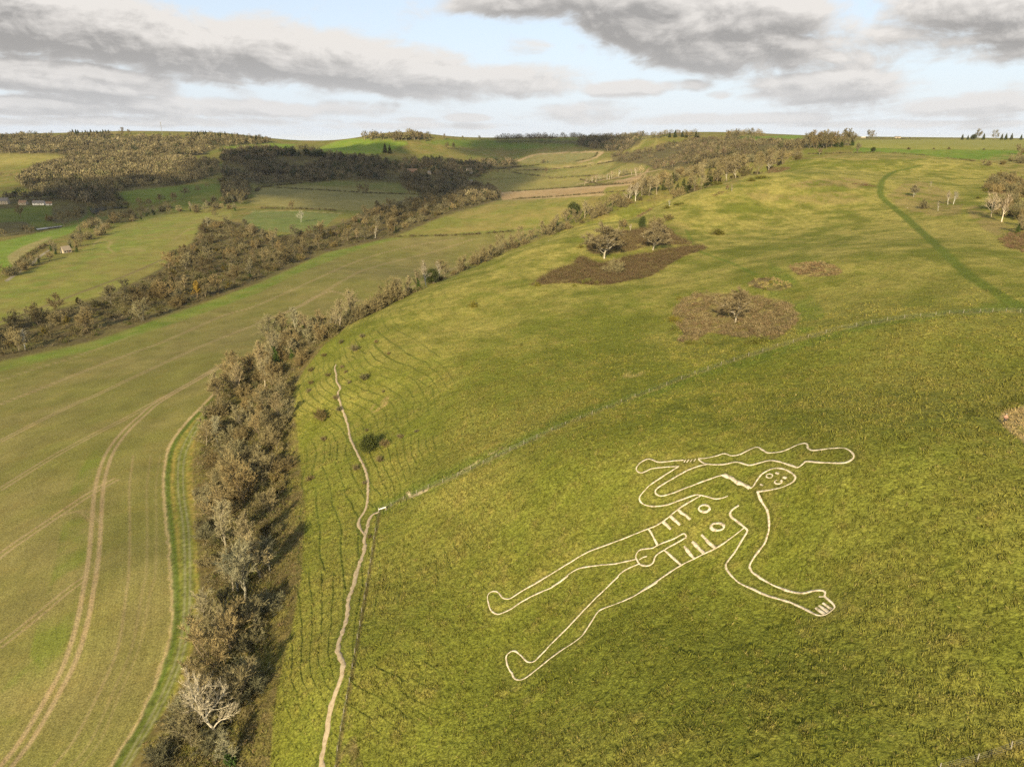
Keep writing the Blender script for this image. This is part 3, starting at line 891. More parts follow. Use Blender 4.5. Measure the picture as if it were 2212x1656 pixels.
# the chalk ground and the worn path are kept clear of relief further below
# ------------------------------------------------------------------ the chalk figure: traced lines, (width in metres, points)
G = {}
G['club'] = [(.52, False, KL(13, (1480, 515), (1400, 522), (1320, 530), (1250, 531), (1190, 508), (1145, 516), (1095, 551), (1070, 590), (1082, 613), (1115, 626), (1155, 613), (1205, 590), (1300, 578), (1440, 569))),
             (.55, False, KL(13, (1607, 503), (1680, 498), (1760, 480), (1830, 459), (1890, 478), (1960, 468), (2030, 436), (2105, 405), (2150, 421)) + KL(14, (0, 453), (90, 447), (150, 430), (240, 391), (310, 370), (336, 380), (345, 415), (375, 431), (430, 429), (540, 415), (640, 411), (690, 425), (730, 457), (740, 487), (718, 515), (670, 537), (610, 542), (440, 535), (330, 527), (310, 540), (258, 577), (215, 567), (120, 536), (50, 522)) + KL(13, (2205, 522), (2150, 535), (2060, 558), (2010, 551), (1950, 535), (1900, 537), (1810, 554), (1680, 551), (1632, 532), (1610, 506)))]
G['arm'] = [(.50, False, KL(13, (1440, 569), (1350, 625), (1250, 690), (1180, 740), (1118, 808), (1097, 845), (1113, 880), (1160, 906), (1240, 914), (1340, 900), (1450, 862), (1540, 828), (1592, 815), (1640, 821), (1700, 838), (1755, 849), (1810, 844), (1862, 826))),
            (.48, False, KL(13, (1680, 551), (1600, 570), (1510, 606), (1400, 668), (1300, 726), (1252, 760), (1234, 786), (1250, 814), (1292, 825), (1400, 796), (1550, 737), (1700, 680), (1825, 641)))]
G['fingers'] = [(.42, True, KL(13, (1494, 514), (1484, 536))), (.42, True, KL(13, (1526, 512), (1505, 537))), (.42, True, KL(13, (1553, 509), (1536, 532))), (.42, True, KL(13, (1584, 507), (1568, 527)))]
G['shoulder'] = [(.80, False, KL(13, (1825, 641), (1870, 664), (1950, 709), (2052, 758)))]
G['head'] = [(.52, False, KL(13, (2052, 758), (2082, 742), (2110, 695), (2150, 640), (2205, 606)) + KL(14, (50, 588), (110, 587), (170, 606), (217, 641), (233, 670), (212, 705), (160, 734), (100, 757), (0, 776)) + KL(13, (2110, 789)))]
def ell(n, x, y, rx, ry, a0=0, a1=360, m=22):
    return [K(n, x + rx * math.cos(math.radians(a0 + (a1 - a0) * i / m)), y + ry * math.sin(math.radians(a0 + (a1 - a0) * i / m))) for i in range(m + 1)]
G['eye'] = [(.42, False, ell(14, 12, 652, 29, 18)), (.42, False, ell(14, 88, 704, 33, 18, -50, 250))]
G['eyebrow'] = [(.62, True, KL(14, (66, 624), (94, 636))), (.62, True, KL(14, (132, 660), (160, 672)))]
G['mouth'] = [(.42, True, KL(13, (2140, 725), (2165, 737)))]
G['flank'] = [(.44, False, KL(13, (1625, 822), (1560, 860), (1490, 900), (1430, 940), (1362, 998), (1300, 1045), (1240, 1082), (1180, 1106), (1050, 1157), (850, 1235), (700, 1290), (600, 1336), (480, 1410), (330, 1502), (180, 1592)) + KL(17, (315, 2), (200, 70), (100, 126), (0, 190)) + KL(16, (2172, 205), (2128, 191), (2092, 150), (2060, 136), (2016, 150), (1999, 190), (2010, 250), (2032, 306), (2080, 333), (2130, 324), (2208, 286)) + KL(17, (80, 230), (190, 170), (340, 105), (430, 45), (485, 2)) + KL(13, (340, 1611), (420, 1556), (500, 1492), (580, 1450), (680, 1431), (770, 1421), (880, 1411), (980, 1390), (1068, 1370))),
              (.46, False, KL(13, (2005, 1098), (1930, 1155), (1850, 1215), (1755, 1275), (1660, 1320), (1570, 1365), (1455, 1424), (1350, 1490), (1250, 1560), (1100, 1653)) + KL(17, (1260, 55), (1180, 105), (1030, 190), (900, 245), (792, 285), (745, 312), (690, 392), (640, 470), (600, 525), (530, 580), (400, 665), (300, 740), (180, 838), (110, 888), (60, 902), (20, 888), (0, 842)) + KL(16, (2196, 828), (2170, 770), (2158, 712), (2172, 680), (2208, 655)) + KL(17, (30, 655), (70, 685), (120, 735), (160, 750), (195, 740), (240, 695), (350, 580), (480, 450), (650, 270), (760, 160), (860, 66), (925, 2)) + KL(13, (820, 1609), (880, 1550), (940, 1490), (1000, 1450), (1095, 1410)))]
G['nipple'] = [(.50, False, ell(13, 1657, 933, 49, 29)), (.50, False, ell(13, 1773, 1090, 56, 32))]
G['rib'] = [(.56, True, KL(13, a, b)) for a, b in (((1430, 943), (1540, 1027)), ((1365, 997), (1450, 1075)), ((1302, 1047), (1372, 1112)), ((1485, 1258), (1570, 1364)), ((1555, 1218), (1655, 1324)), ((1632, 1162), (1755, 1274)))]
G['waistline'] = [(.5, True, KL(13, (1180, 1108), (1215, 1175), (1256, 1250))), (.5, True, KL(13, (1310, 1290), (1380, 1350), (1458, 1421)))]
G['groin'] = [(.46, False, KL(13, (1505, 1178), (1495, 1157), (1475, 1150), (1400, 1190), (1256, 1250), (1210, 1275), (1120, 1285), (1085, 1305), (1067, 1345), (1075, 1375), (1095, 1405), (1130, 1424), (1180, 1424), (1220, 1397), (1240, 1342), (1300, 1297), (1400, 1240), (1503, 1182))), (.36, True, KL(13, (1095, 1376), (1130, 1352), (1165, 1345)))]
G['outstretched_arm'] = [(.56, False, KL(13, (2115, 790), (2140, 850), (2190, 930), (2206, 970)) + KL(14, (10, 1030), (8, 1090)) + KL(13, (2206, 1160), (2172, 1240), (2112, 1320), (2062, 1400), (2048, 1440), (2072, 1482), (2130, 1525), (2206, 1570)) + KL(14, (80, 1610), (180, 1645)) + KL(18, (230, 150), (290, 154), (350, 145), (420, 128), (478, 130), (498, 152), (490, 182), (550, 235), (577, 270), (560, 295), (520, 325), (490, 340), (440, 345), (380, 325), (300, 281), (200, 235), (100, 205), (0, 178)) + KL(17, (2080, 120), (1970, 70), (1905, 15)) + KL(13, (1870, 1490), (1845, 1440), (1860, 1390), (1920, 1310), (1980, 1215), (2030, 1130), (2020, 1105), (2005, 1092), (1940, 1045), (1890, 1000), (1880, 970), (1910, 935), (1955, 906))),
                         (.30, True, KL(18, (490, 182), (465, 181), (440, 183)))]
G['outstretched_finger'] = [(.42, True, KL(18, (475, 236), (550, 290))), (.46, True, KL(18, (440, 258), (520, 314))), (.46, True, KL(18, (410, 280), (490, 334)))]
GW = {k: [(w, wline([tuple(p) for p in (dense(P, 4) if st else smooth(P, 5))], 6)) for w, st, P in L] for k, L in G.items()}

PATHS = [(.40, [(706, 1720), K(16, 565, 1655), K(16, 590, 1480), K(16, 620, 1280), K(16, 650, 1120), K(16, 700, 980), K(16, 745, 850), K(16, 748, 760), K(16, 715, 680), K(16, 705, 620), K(16, 740, 510), K(16, 775, 390), K(16, 795, 300), K(16, 800, 210), K(16, 840, 90), K(12, 865, 1490), K(12, 900, 1390), K(12, 935, 1290), K(12, 937, 1180), K(12, 955, 1120), K(12, 972, 1040), K(12, 1000, 990), K(12, 1055, 965)]),
         (.30, [K(12, 937, 1160), K(12, 900, 1110), K(12, 884, 1060), K(12, 900, 1010), K(12, 940, 950), K(12, 960, 870), K(12, 966, 740), K(12, 950, 620), K(12, 900, 510), K(12, 850, 410), K(12, 810, 320), K(12, 798, 240), K(12, 775, 160), K(12, 745, 80), K(12, 720, 5), K(6, 715, 1500), K(6, 708, 1440), K(6, 728, 1405), K(6, 695, 1350), K(6, 692, 1290), K(6, 680, 1240), K(6, 690, 1200)])]
PW = [(w, wline([tuple(p) for p in smooth(P, 4)], 6)) for w, P in PATHS]

# lay the relief flat along the cut lines and paths, darken their edges, pale the trodden turf
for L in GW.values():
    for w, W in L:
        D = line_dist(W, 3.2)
        f = sstep(w * .5 + .15, w * .5 + .75, D)
        f[~np.isfinite(D)] = 1
        DISP *= f
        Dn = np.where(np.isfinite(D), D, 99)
        blend(np.exp(-((Dn - w * .5 - .12) / .17) ** 2) * np.clip(.75 + .9 * NW3, 0, 1), (.062, .062, .014), .6)  # longer dark grass, painted in for the shade of a cut edge
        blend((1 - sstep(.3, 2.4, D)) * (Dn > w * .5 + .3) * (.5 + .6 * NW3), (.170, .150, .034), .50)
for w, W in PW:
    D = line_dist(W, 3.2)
    f = sstep(w + .25, w + 1.0, D)
    f[~np.isfinite(D)] = 1
    DISP *= f
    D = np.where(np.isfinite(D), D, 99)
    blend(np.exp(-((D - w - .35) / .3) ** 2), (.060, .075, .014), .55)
paint_poly(KL(12, (1290, 795), (1335, 800), (1340, 835), (1380, 805), (1480, 765), (1490, 775), (1390, 825), (1330, 840)), (.36, .29, .17), .9, None, 1)
paint_line(KL(12, (2000, 475), (2100, 430), (2150, 410)), .3, (.30, .24, .12), .7, .3, .1)
paint_line(KL(12, (1740, 635), (1840, 575), (1920, 525)), .3, (.30, .24, .12), .6, .3, .1)
paint_line(KL(13, (150, 655), (300, 640)), .2, (.15, .13, .03), .1)

# hollows for the ponds
PONDS = []
for P in [KL(0, (775, 830), (800, 815), (860, 805), (960, 800), (1080, 802), (1105, 812), (1060, 826), (960, 826), (880, 850), (840, 868), (790, 865)), KL(0, (310, 1004), (400, 992), (520, 978), (530, 985), (420, 1001), (330, 1013))]:
    M = poly_mask(P)
    if M.any():
        zc = float(np.percentile(ZB[M], 35))
        PONDS.append((P, zc))
        D = soften(M, 6)
        DISP += np.where(soften(M, 3) > .02, zc - 1.0 - ZB, 0) * (soften(M, 3) > .02)
        blend(soften(M, 8), (.12, .10, .06), .7)
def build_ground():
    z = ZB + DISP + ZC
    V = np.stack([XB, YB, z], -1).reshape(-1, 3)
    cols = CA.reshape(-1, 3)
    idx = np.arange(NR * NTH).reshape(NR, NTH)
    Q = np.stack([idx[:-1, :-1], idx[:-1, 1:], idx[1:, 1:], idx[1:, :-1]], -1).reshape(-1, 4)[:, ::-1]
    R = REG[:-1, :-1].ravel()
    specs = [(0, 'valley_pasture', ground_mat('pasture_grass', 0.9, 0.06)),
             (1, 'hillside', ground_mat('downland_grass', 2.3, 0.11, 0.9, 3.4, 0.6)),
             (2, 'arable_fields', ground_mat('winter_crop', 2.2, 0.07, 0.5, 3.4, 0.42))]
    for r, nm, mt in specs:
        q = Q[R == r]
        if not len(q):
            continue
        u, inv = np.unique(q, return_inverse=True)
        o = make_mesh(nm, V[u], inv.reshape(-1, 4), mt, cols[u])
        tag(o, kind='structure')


build_ground()
# ------------------------------------------------------------------ chalk and path ribbons lying on the turf
def chalk_mat(name, c0, c1, scale):
    m, t, b = new_mat(name, 0.95, 0.05)
    geo = t.add('ShaderNodeNewGeometry')
    n = t.noise(geo.outputs['Position'], scale, 5, .7)
    t.l.new(t.mix(t.mapr(n, .32, .62, 0, 1), c4(c0), c4(c1)), b.inputs['Base Color'])
    bp = t.add('ShaderNodeBump')
    bp.inputs['Strength'].default_value = .6
    bp.inputs['Distance'].default_value = .08
    t.l.new(t.noise(geo.outputs['Position'], scale * 2, 3, .6), bp.inputs['Height'])
    t.l.new(bp.outputs[0], b.inputs['Normal'])
    return m


M_CHALK = chalk_mat('rammed_chalk', (.25, .20, .12), (.56, .475, .34), 1.9)
M_PATH = chalk_mat('trodden_chalk_earth', (.22, .165, .095), (.34, .27, .17), 1.8)


def ribbon(W, half, lift=0.05, taper=0.0, wob=.18, rs=None):
    """a strip of ground following a polyline, thickened downwards, ragged along its edges"""
    rs = rs or np.random
    # resample to short steps
    d = np.concatenate([[0], np.cumsum(np.hypot(np.diff(W[:, 0]), np.diff(W[:, 1])))])
    n = max(2, int(d[-1] / .28))
    s = np.linspace(0, d[-1], n)
    x = np.interp(s, d, W[:, 0])
    y = np.interp(s, d, W[:, 1])
    tx, ty = np.gradient(x), np.gradient(y)
    l = np.hypot(tx, ty) + 1e-9
    nx, ny = -ty / l, tx / l
    h = half * np.ones(n)
    j = lambda: np.interp(np.arange(n), np.arange(0, n + 3, 3), rs.uniform(-wob, wob, len(np.arange(0, n + 3, 3))))
    hl, hr = h * (1 + j()), h * (1 + j())
    P = [(x + nx * hl * 1.12, y + ny * hl * 1.12, -.10), (x + nx * hl, y + ny * hl, lift), (x, y, lift - .015), (x - nx * hr, y - ny * hr, lift), (x - nx * hr * 1.12, y - ny * hr * 1.12, -.10)]
    V = np.concatenate([np.stack([a, b, height(a, b) + ZC + c], -1) for a, b, c in P])
    i = np.arange(n - 1)
    F = np.concatenate([np.stack([k * n + i, k * n + i + 1, (k + 1) * n + i + 1, (k + 1) * n + i], -1) for k in range(4)])
    return V, F


def merged(parts):
    V, F, o = [], [], 0
    for v, f in parts:
        V.append(v)
        F.append(f + o)
        o += len(v)
    return np.concatenate(V), np.concatenate(F)


RSG = np.random.RandomState(3)
gp = GW['flank'][0][1][0]
fig = empty('chalk_figure', (gp[0], gp[1], gp[2] + ZC))
tag(fig, 'giant white chalk outline of a man with a knobbly club cut into the green slope', 'hill figure')
GN = {'club': 'club', 'arm': 'raised_arm', 'fingers': 'gripping_finger', 'shoulder': 'shoulder', 'head': 'head', 'eye': 'eye', 'eyebrow': 'eyebrow', 'mouth': 'mouth', 'flank': 'body_outline', 'nipple': 'nipple', 'rib': 'rib', 'waistline': 'waistline', 'groin': 'groin_outline', 'outstretched_arm': 'outstretched_arm', 'outstretched_finger': 'finger'}
hd = None
for k, L in GW.items():
    each = k in ('eye', 'eyebrow', 'nipple', 'rib', 'fingers', 'outstretched_finger')
    groups = [[q] for q in L] if each else [L]
    for grp in groups:
        V, F = merged([ribbon(W, w * (.33 if k in ('rib', 'shoulder', 'eyebrow', 'nipple', 'outstretched_finger') else .23), .04, wob=.55, rs=RSG) for w, W in grp])
        V = V - np.array(fig.location)
        o = make_mesh(GN[k], V, F, M_CHALK, parent=fig)
        if k == 'head':
            hd = o
        elif k in ('eye', 'eyebrow', 'mouth'):
            o.parent = hd
for (w, W), lab in zip(PW, ('main', 'side')):
    V, F = ribbon(W, w, .05, wob=.42, rs=RSG)
    o = make_mesh('path', V, F, M_PATH)
    tag(o, kind='structure')
# ------------------------------------------------------------------ plants
RNG = random.Random(11)
NPR = np.random.RandomState(11)


class Acc:
    def __init__(s):
        s.V, s.T, s.Q, s.n = [], [], [], 0
    def tri(s, P):                       # P (m,3,3)
        P = np.asarray(P, np.float32)
        if not len(P): return
        m = len(P)
        s.V.append(P.reshape(-1, 3))
        s.T.append(np.arange(m * 3).reshape(m, 3) + s.n)
        s.n += m * 3
    def quad(s, P):                      # P (m,4,3)
        P = np.asarray(P, np.float32)
        if not len(P): return
        m = len(P)
        s.V.append(P.reshape(-1, 3))
        s.Q.append(np.arange(m * 4).reshape(m, 4) + s.n)
        s.n += m * 4
    def tube(s, pts, rad, sides=4):
        pts = np.asarray(pts, float)
        k = len(pts)
        d = pts[-1] - pts[0]
        d = d / (np.linalg.norm(d) + 1e-9)
        a = np.cross(d, (0.31, 0.9, 0.2) if abs(d[1]) < .9 else (1, 0, 0))
        a /= np.linalg.norm(a)
        b = np.cross(d, a)
        an = np.arange(sides) * 2 * math.pi / sides
        ring = np.cos(an)[:, None] * a + np.sin(an)[:, None] * b
        V = (pts[:, None] + ring[None] * np.asarray(rad)[:, None, None]).reshape(-1, 3)
        i = np.arange(k - 1)[:, None] * sides
        j = np.arange(sides)[None]
        j2 = (j + 1) % sides
        F = np.stack([i + j, i + j2, i + sides + j2, i + sides + j], -1).reshape(-1, 4)
        s.V.append(V.astype(np.float32))
        s.Q.append(F + s.n)
        s.n += len(V)
    def get(s):
        V = np.concatenate(s.V) if s.V else np.zeros((0, 3), np.float32)
        F = []
        if s.T: F.append(np.concatenate(s.T))
        if s.Q: F.append(np.concatenate(s.Q))
        return V, F


def unit(v):
    return v / (np.linalg.norm(v, axis=-1, keepdims=True) + 1e-9)


def slivers(acc, P, D, L, W, rs):
    """thin twig triangles from points P along directions D"""
    n = len(P)
    side = unit(np.cross(D, rs.normal(size=(n, 3))))
    bend = rs.normal(size=(n, 3)) * .12
    tip = P + (D + bend) * L[:, None]
    acc.tri(np.stack([P + side * W[:, None], P - side * W[:, None], tip], 1))


def leaves(acc, P, size, rs, up=0.3):
    n = len(P)
    N = unit(rs.normal(size=(n, 3)) + np.array((0, 0, up)))
    a = unit(np.cross(N, rs.normal(size=(n, 3))))
    b = np.cross(N, a)
    s = size[:, None]
    acc.quad(np.stack([P - a * s, P + b * s * .6, P + a * s, P - b * s * .6], 1))


def bough(p, d, L, rs, n=4, up=.15, wig=.18):
    pts = [p]
    for k in range(n):
        d = unit(d + rs.normal(size=3) * wig + np.array((0, 0, up)))
        pts.append(pts[-1] + d * L / n)
    return np.array(pts), d


def along(pts, t):
    x = t * (len(pts) - 1)
    i = min(int(x), len(pts) - 2)
    return pts[i] + (pts[i + 1] - pts[i]) * (x - i), unit(pts[i + 1] - pts[i])


def bare_tree(seed, H, limbs=8, spread=.8, th=.22, twig=.035, ntw=9, stems=1, up=.18, sec=6, ter=5, lean=(0, 0), ivy=0, leaf=0, leafsize=.16):
    rs = np.random.RandomState(seed)
    A, B, Lf = Acc(), Acc(), Acc()
    R0 = H * .022 / math.sqrt(stems)
    P_, D_, L_ = [], [], []
    for sidx in range(stems):
        base = np.array((rs.normal() * .25 * (stems > 1), rs.normal() * .25 * (stems > 1), -.4))
        d0 = unit(np.array((lean[0] + rs.normal() * .12 * stems, lean[1] + rs.normal() * .12 * stems, 1.0)))
        trunk, _ = bough(base, d0, H * .78, rs, 7, .1, .09)
        A.tube(trunk, R0 * np.linspace(1, .16, len(trunk)) * np.r_[1.35, np.ones(len(trunk) - 1)], 6)
        nl = max(3, limbs // stems)
        for q in range(nl):
            t = th + (1 - th) * (q + rs.rand() * .7) / nl
            p, dt = along(trunk, min(t, .97))
            az = q * 2.4 + rs.rand() * .9
            ang = spread * (1.25 - .55 * t) * (.8 + .4 * rs.rand())
            d = unit(np.array((math.cos(az) * math.sin(ang), math.sin(az) * math.sin(ang), math.cos(ang))) + .35 * dt)
            L = H * (.52 - .24 * t) * (.8 + .4 * rs.rand()) * (.7 + .45 * spread)
            lp, _ = bough(p, d, L, rs, 5, up, .17)
            A.tube(lp, R0 * (.55 - .25 * t) * np.linspace(1, .2, len(lp)), 4)
            for k in range(sec):
                t2 = .22 + .76 * (k + rs.rand()) / sec
                p2, dl = along(lp, t2)
                d2 = unit(dl + unit(rs.normal(size=3)) * .85 + np.array((0, 0, .12)))
                L2 = L * (.55 - .28 * t2) * (.7 + .6 * rs.rand())
                sp_, _ = bough(p2, d2, L2, rs, 3, up * .7, .2)
                A.tube(sp_, R0 * .17 * np.linspace(1, .3, len(sp_)), 3)
                for m in range(ter):
                    t3 = .15 + .85 * (m + rs.rand()) / ter
                    p3, ds = along(sp_, min(t3, .99))
                    d3 = unit(ds + unit(rs.normal(size=3)) * .8 + np.array((0, 0, .15)))
                    L3 = max(.35, L2 * .5 * (.6 + .7 * rs.rand()))
                    P_.append(p3)
                    D_.append(d3)
                    L_.append(L3)
    P, D, L = np.array(P_), np.array(D_), np.array(L_)
    slivers(B, P, D, L * 1.25, np.full(len(P), twig * 1.3), rs)
    for q in range(ntw):
        t = rs.rand(len(P)) * .95
        p = P + D * (L * t)[:, None]
        d = unit(D + unit(rs.normal(size=P.shape)) * .75 + np.array((0, 0, .12)))
        slivers(B, p, d, np.clip(L * (.35 + .5 * rs.rand(len(P))), .2, 1.3), twig * (.6 + .5 * rs.rand(len(P))), rs)
    if leaf:
        k = rs.randint(0, len(P), leaf)
        leaves(Lf, P[k] + D[k] * (L[k] * rs.rand(leaf) * 1.2)[:, None] + rs.normal(size=(leaf, 3)) * .15, leafsize * (.6 + .8 * rs.rand(leaf)), rs)
    if ivy:
        k = rs.rand(ivy)
        q = np.array([along(trunk, .05 + .75 * x)[0] for x in k])
        off = rs.normal(size=(ivy, 3)) * (H * .05) * (1.3 - k)[:, None]
        leaves(Lf, q + off, .17 * (.6 + .8 * rs.rand(ivy)), rs)
    return A, B, Lf


def shrub(seed, H, W, stems=26, sub=7, ntw=9, twig=.03, leaf=0, leafsize=.10, lumps=3):
    rs = np.random.RandomState(seed)
    A, B, Lf = Acc(), Acc(), Acc()
    P_, D_, L_ = [], [], []
    cs = [(rs.normal() * W * .28, rs.normal() * W * .28, .65 + .45 * rs.rand()) for _ in range(lumps)]
    for s in range(stems):
        cx, cy, hs = cs[s % lumps]
        az = rs.rand() * 6.28
        ang = math.acos(1 - rs.rand() * .82)
        d = np.array((math.cos(az) * math.sin(ang) * W / H * .62, math.sin(az) * math.sin(ang) * W / H * .62, math.cos(ang) + .1))
        L = H * hs * np.linalg.norm(d) * (.85 + .25 * rs.rand())
        pts, _ = bough(np.array((cx * .6, cy * .6, -.25)), unit(d), L, rs, 4, .08, .16)
        A.tube(pts, np.linspace(.05, .012, len(pts)) * (H / 4) ** .7, 3)
        for k in range(sub):
            t = .25 + .75 * (k + rs.rand()) / sub
            p, dd = along(pts, min(t, .99))
            P_.append(p)
            D_.append(unit(dd + unit(rs.normal(size=3)) * .8 + np.array((0, 0, .1))))
            L_.append(L * (.42 - .2 * t) * (.7 + .6 * rs.rand()))
    P, D, L = np.array(P_), np.array(D_), np.array(L_)
    slivers(B, P, D, L * 1.2, np.full(len(P), twig * 1.2), rs)
    for q in range(ntw):
        t = rs.rand(len(P))
        d = unit(D + unit(rs.normal(size=P.shape)) * .8 + np.array((0, 0, .1)))
        slivers(B, P + D * (L * t)[:, None], d, np.clip(L * (.4 + .5 * rs.rand(len(P))), .12, .8), twig * (.6 + .6 * rs.rand(len(P))), rs)
    if leaf:
        k = rs.randint(0, len(P), leaf)
        leaves(Lf, P[k] + D[k] * (L[k] * rs.rand(leaf) * 1.3)[:, None] + rs.normal(size=(leaf, 3)) * .12, leafsize * (.6 + .8 * rs.rand(leaf)), rs)
    return A, B, Lf


def evergreen(seed, H, W, n=3200, size=.2, lumps=9, cone=0.0):
    rs = np.random.RandomState(seed)
    A, Lf = Acc(), Acc()
    A.tube(np.array(((0, 0, -.4), (0, 0, H * .4), (0, 0, H * .8))), (H * .03, H * .022, H * .008), 6)
    P = []
    for q in range(lumps):
        if cone:
            f = q / lumps
            r = W * .5 * (1 - f) ** .8 + .25
            c = np.array((0, 0, H * (.10 + .84 * f)))
            ax = np.array((r, r, H / lumps * .9))
            m = int(n * (r * r) / sum((W * .5 * (1 - k / lumps) ** .8 + .25) ** 2 for k in range(lumps)))
        else:
            az = q * 2.4
            rr = W * .25 * (q > 0)
            c = np.array((math.cos(az) * rr, math.sin(az) * rr, H * (.30 + .38 * rs.rand())))
            if q == 0: c[2] = H * .62
            ax = np.array((W * .30, W * .30, H * .33)) * (.75 + .4 * rs.rand())
            m = n // lumps
        d = unit(rs.normal(size=(m, 3)))
        rad = (rs.rand(m) ** .28)[:, None]
        p = c + d * ax * rad * (1 + .16 * rs.normal(size=(m, 1)))
        P.append(p[p[:, 2] > .05])
        if not cone:
            A.tube(np.array(((0, 0, H * .12), c * .6 + np.array((0, 0, .1 * H)), c)), (H * .012, H * .008, H * .003), 3)
    P = np.concatenate(P)
    leaves(Lf, P, size * (.6 + .8 * rs.rand(len(P))), rs, .5)
    return A, Acc(), Lf


# materials: each plant's tint comes from the object's own colour
def plant_mat(name, var=.35, scale=1.5, rough=.9, mul=1.0):
    m, t, b = new_mat(name, rough, .08)
    oi = t.add('ShaderNodeObjectInfo')
    tc = t.add('ShaderNodeTexCoord')
    n = t.noise(tc.outputs['Object'], scale, 3, .6)
    f = t.mapr(n, .3, .7, mul * (1 - var), mul * (1 + var), False)
    t.l.new(t.mix(1.0, oi.outputs['Color'], f, 'MULTIPLY'), b.inputs['Base Color'])
    return m


def stuff_mat(name, var=.3, scale=.8):
    m, t, b = new_mat(name, .92, .06)
    at = t.add('ShaderNodeAttribute', attribute_name='col')
    geo = t.add('ShaderNodeNewGeometry')
    n = t.noise(geo.outputs['Position'], scale, 3, .6)
    t.l.new(t.mix(1.0, at.outputs['Color'], t.mapr(n, .3, .7, 1 - var, 1 + var, False), 'MULTIPLY'), b.inputs['Base Color'])
    return m


M_BARK = plant_mat('tree_bark', .4, 3.0)
M_TWIG = plant_mat('bare_twigs', .30, 1.2)
M_LEAF = plant_mat('leaf_foliage', .45, 1.6)
M_STUFF = stuff_mat('scrub_growth')

LIB = {}


def lib(kind, A, B, Lf, solid):
    """keep the meshes of one plant form: (part name, mesh, tint slot)"""
    parts = []
    for nm, acc, mat, slot in (('trunk' if solid else 'stems', A, M_BARK, 'bark'), ('crown' if solid else 'twigs', B, M_TWIG, 'twig'), ('foliage', Lf, M_LEAF, 'leaf')):
        V, F = acc.get()
        if len(V):
            parts.append((nm, make_mesh(nm, V, F, mat, smooth_faces=False, link=False), slot))
    LIB.setdefault(kind, []).append(parts)


for s in range(3):
    lib('ash', *bare_tree(20 + s, 10.0, limbs=10, spread=.62, th=.22, up=.22, ntw=11, twig=.030, ter=7), True)
for s in range(4):
    lib('oak', *bare_tree(40 + s, 9.0, limbs=10, spread=1.0, th=.16, up=.10, ntw=11, twig=.042, sec=7, ter=6), True)
for s in range(3):
    lib('thicket', *bare_tree(60 + s, 9.0, limbs=15, spread=.65, th=.12, up=.2, stems=3, ntw=10, twig=.040, ter=6), True)
for s in range(2):
    lib('thorn', *bare_tree(70 + s, 6.0, limbs=14, spread=1.12, th=.27, up=.08, ntw=16, twig=.030, sec=8, ter=7, lean=(.18, .12)), True)
for s in range(2):
    lib('birch', *bare_tree(80 + s, 10.0, limbs=10, spread=.55, th=.3, up=.1, ntw=9, twig=.026, sec=6, ter=5), True)
lib('white', *bare_tree(92, 11.0, limbs=9, spread=1.0, th=.24, up=.12, ntw=8, twig=.026, sec=7, ter=7, lean=(-.12, 0)), True)
for s in range(2):
    lib('ivy', *bare_tree(100 + s, 10.0, limbs=10, spread=.7, th=.2, up=.2, ntw=10, twig=.036, ivy=2200, ter=6), True)
for s in range(2):
    lib('autumn', *bare_tree(110 + s, 8.0, limbs=9, spread=.75, th=.15, ntw=5, twig=.03, leaf=5200, leafsize=.17), True)
for s in range(4):
    lib('shrub', *shrub(130 + s, 4.0, 5.0, stems=30, sub=9, ntw=14, twig=.040), False)
for s in range(3):
    lib('bush', *shrub(140 + s, 2.6, 3.4, stems=26, sub=8, ntw=12, twig=.028, leaf=1800, leafsize=.085), False)
for s in range(2):
    lib('gorse', *shrub(150 + s, 1.5, 2.2, stems=24, sub=6, ntw=6, twig=.02, leaf=2200, leafsize=.07), False)
for s in range(2):
    lib('evergreen', *evergreen(160 + s, 6.0, 5.5), True)
lib('conifer', *evergreen(170, 12.0, 5.0, 3600, .28, 9, 1.0), True)

TINT = {  # bark, twig, leaf
    'ash': ((.20, .165, .105), (.235, .195, .100), None), 'oak': ((.135, .11, .068), (.180, .146, .068), None), 'thicket': ((.135, .11, .068), (.195, .158, .074), None),
    'thorn': ((.34, .30, .22), (.185, .150, .078), None), 'birch': ((.42, .38, .30), (.215, .175, .105), None), 'white': ((.36, .31, .22), (.30, .25, .16), None),
    'ivy': ((.19, .155, .10), (.21, .175, .09), (.045, .066, .014)), 'autumn': ((.17, .13, .075), (.18, .135, .06), (.21, .145, .026)),
    'shrub': ((.13, .105, .06), (.168, .136, .062), None), 'bush': ((.115, .09, .052), (.14, .11, .054), (.105, .096, .026)), 'gorse': ((.09, .075, .035), (.11, .09, .03), (.135, .13, .022)),
    'evergreen': ((.10, .08, .045), None, (.042, .050, .013)), 'conifer': ((.10, .08, .045), None, (.054, .060, .016)),
}
NAMES = {'ash': 'bare_tree', 'oak': 'bare_tree', 'thicket': 'bare_tree', 'thorn': 'hawthorn_tree', 'birch': 'birch_tree', 'white': 'bare_tree', 'ivy': 'ivy_clad_tree', 'autumn': 'autumn_tree', 'shrub': 'bare_shrub', 'bush': 'brown_bush', 'gorse': 'gorse_bush', 'evergreen': 'evergreen_bush', 'conifer': 'conifer_tree'}
CATS = {'ash': 'tree', 'oak': 'tree', 'thicket': 'tree', 'thorn': 'hawthorn', 'birch': 'birch', 'white': 'tree', 'ivy': 'ivy tree', 'autumn': 'tree', 'shrub': 'shrub', 'bush': 'bush', 'gorse': 'gorse', 'evergreen': 'evergreen', 'conifer': 'conifer'}
H0 = {'ash': 10.5, 'oak': 9.0, 'thicket': 9.5, 'thorn': 6.2, 'birch': 10.0, 'white': 11.0, 'ivy': 10.5, 'autumn': 8.5, 'shrub': 4.0, 'bush': 2.6, 'gorse': 1.5, 'evergreen': 6.0, 'conifer': 12.0}
PLANTED = []
QUEUE = []


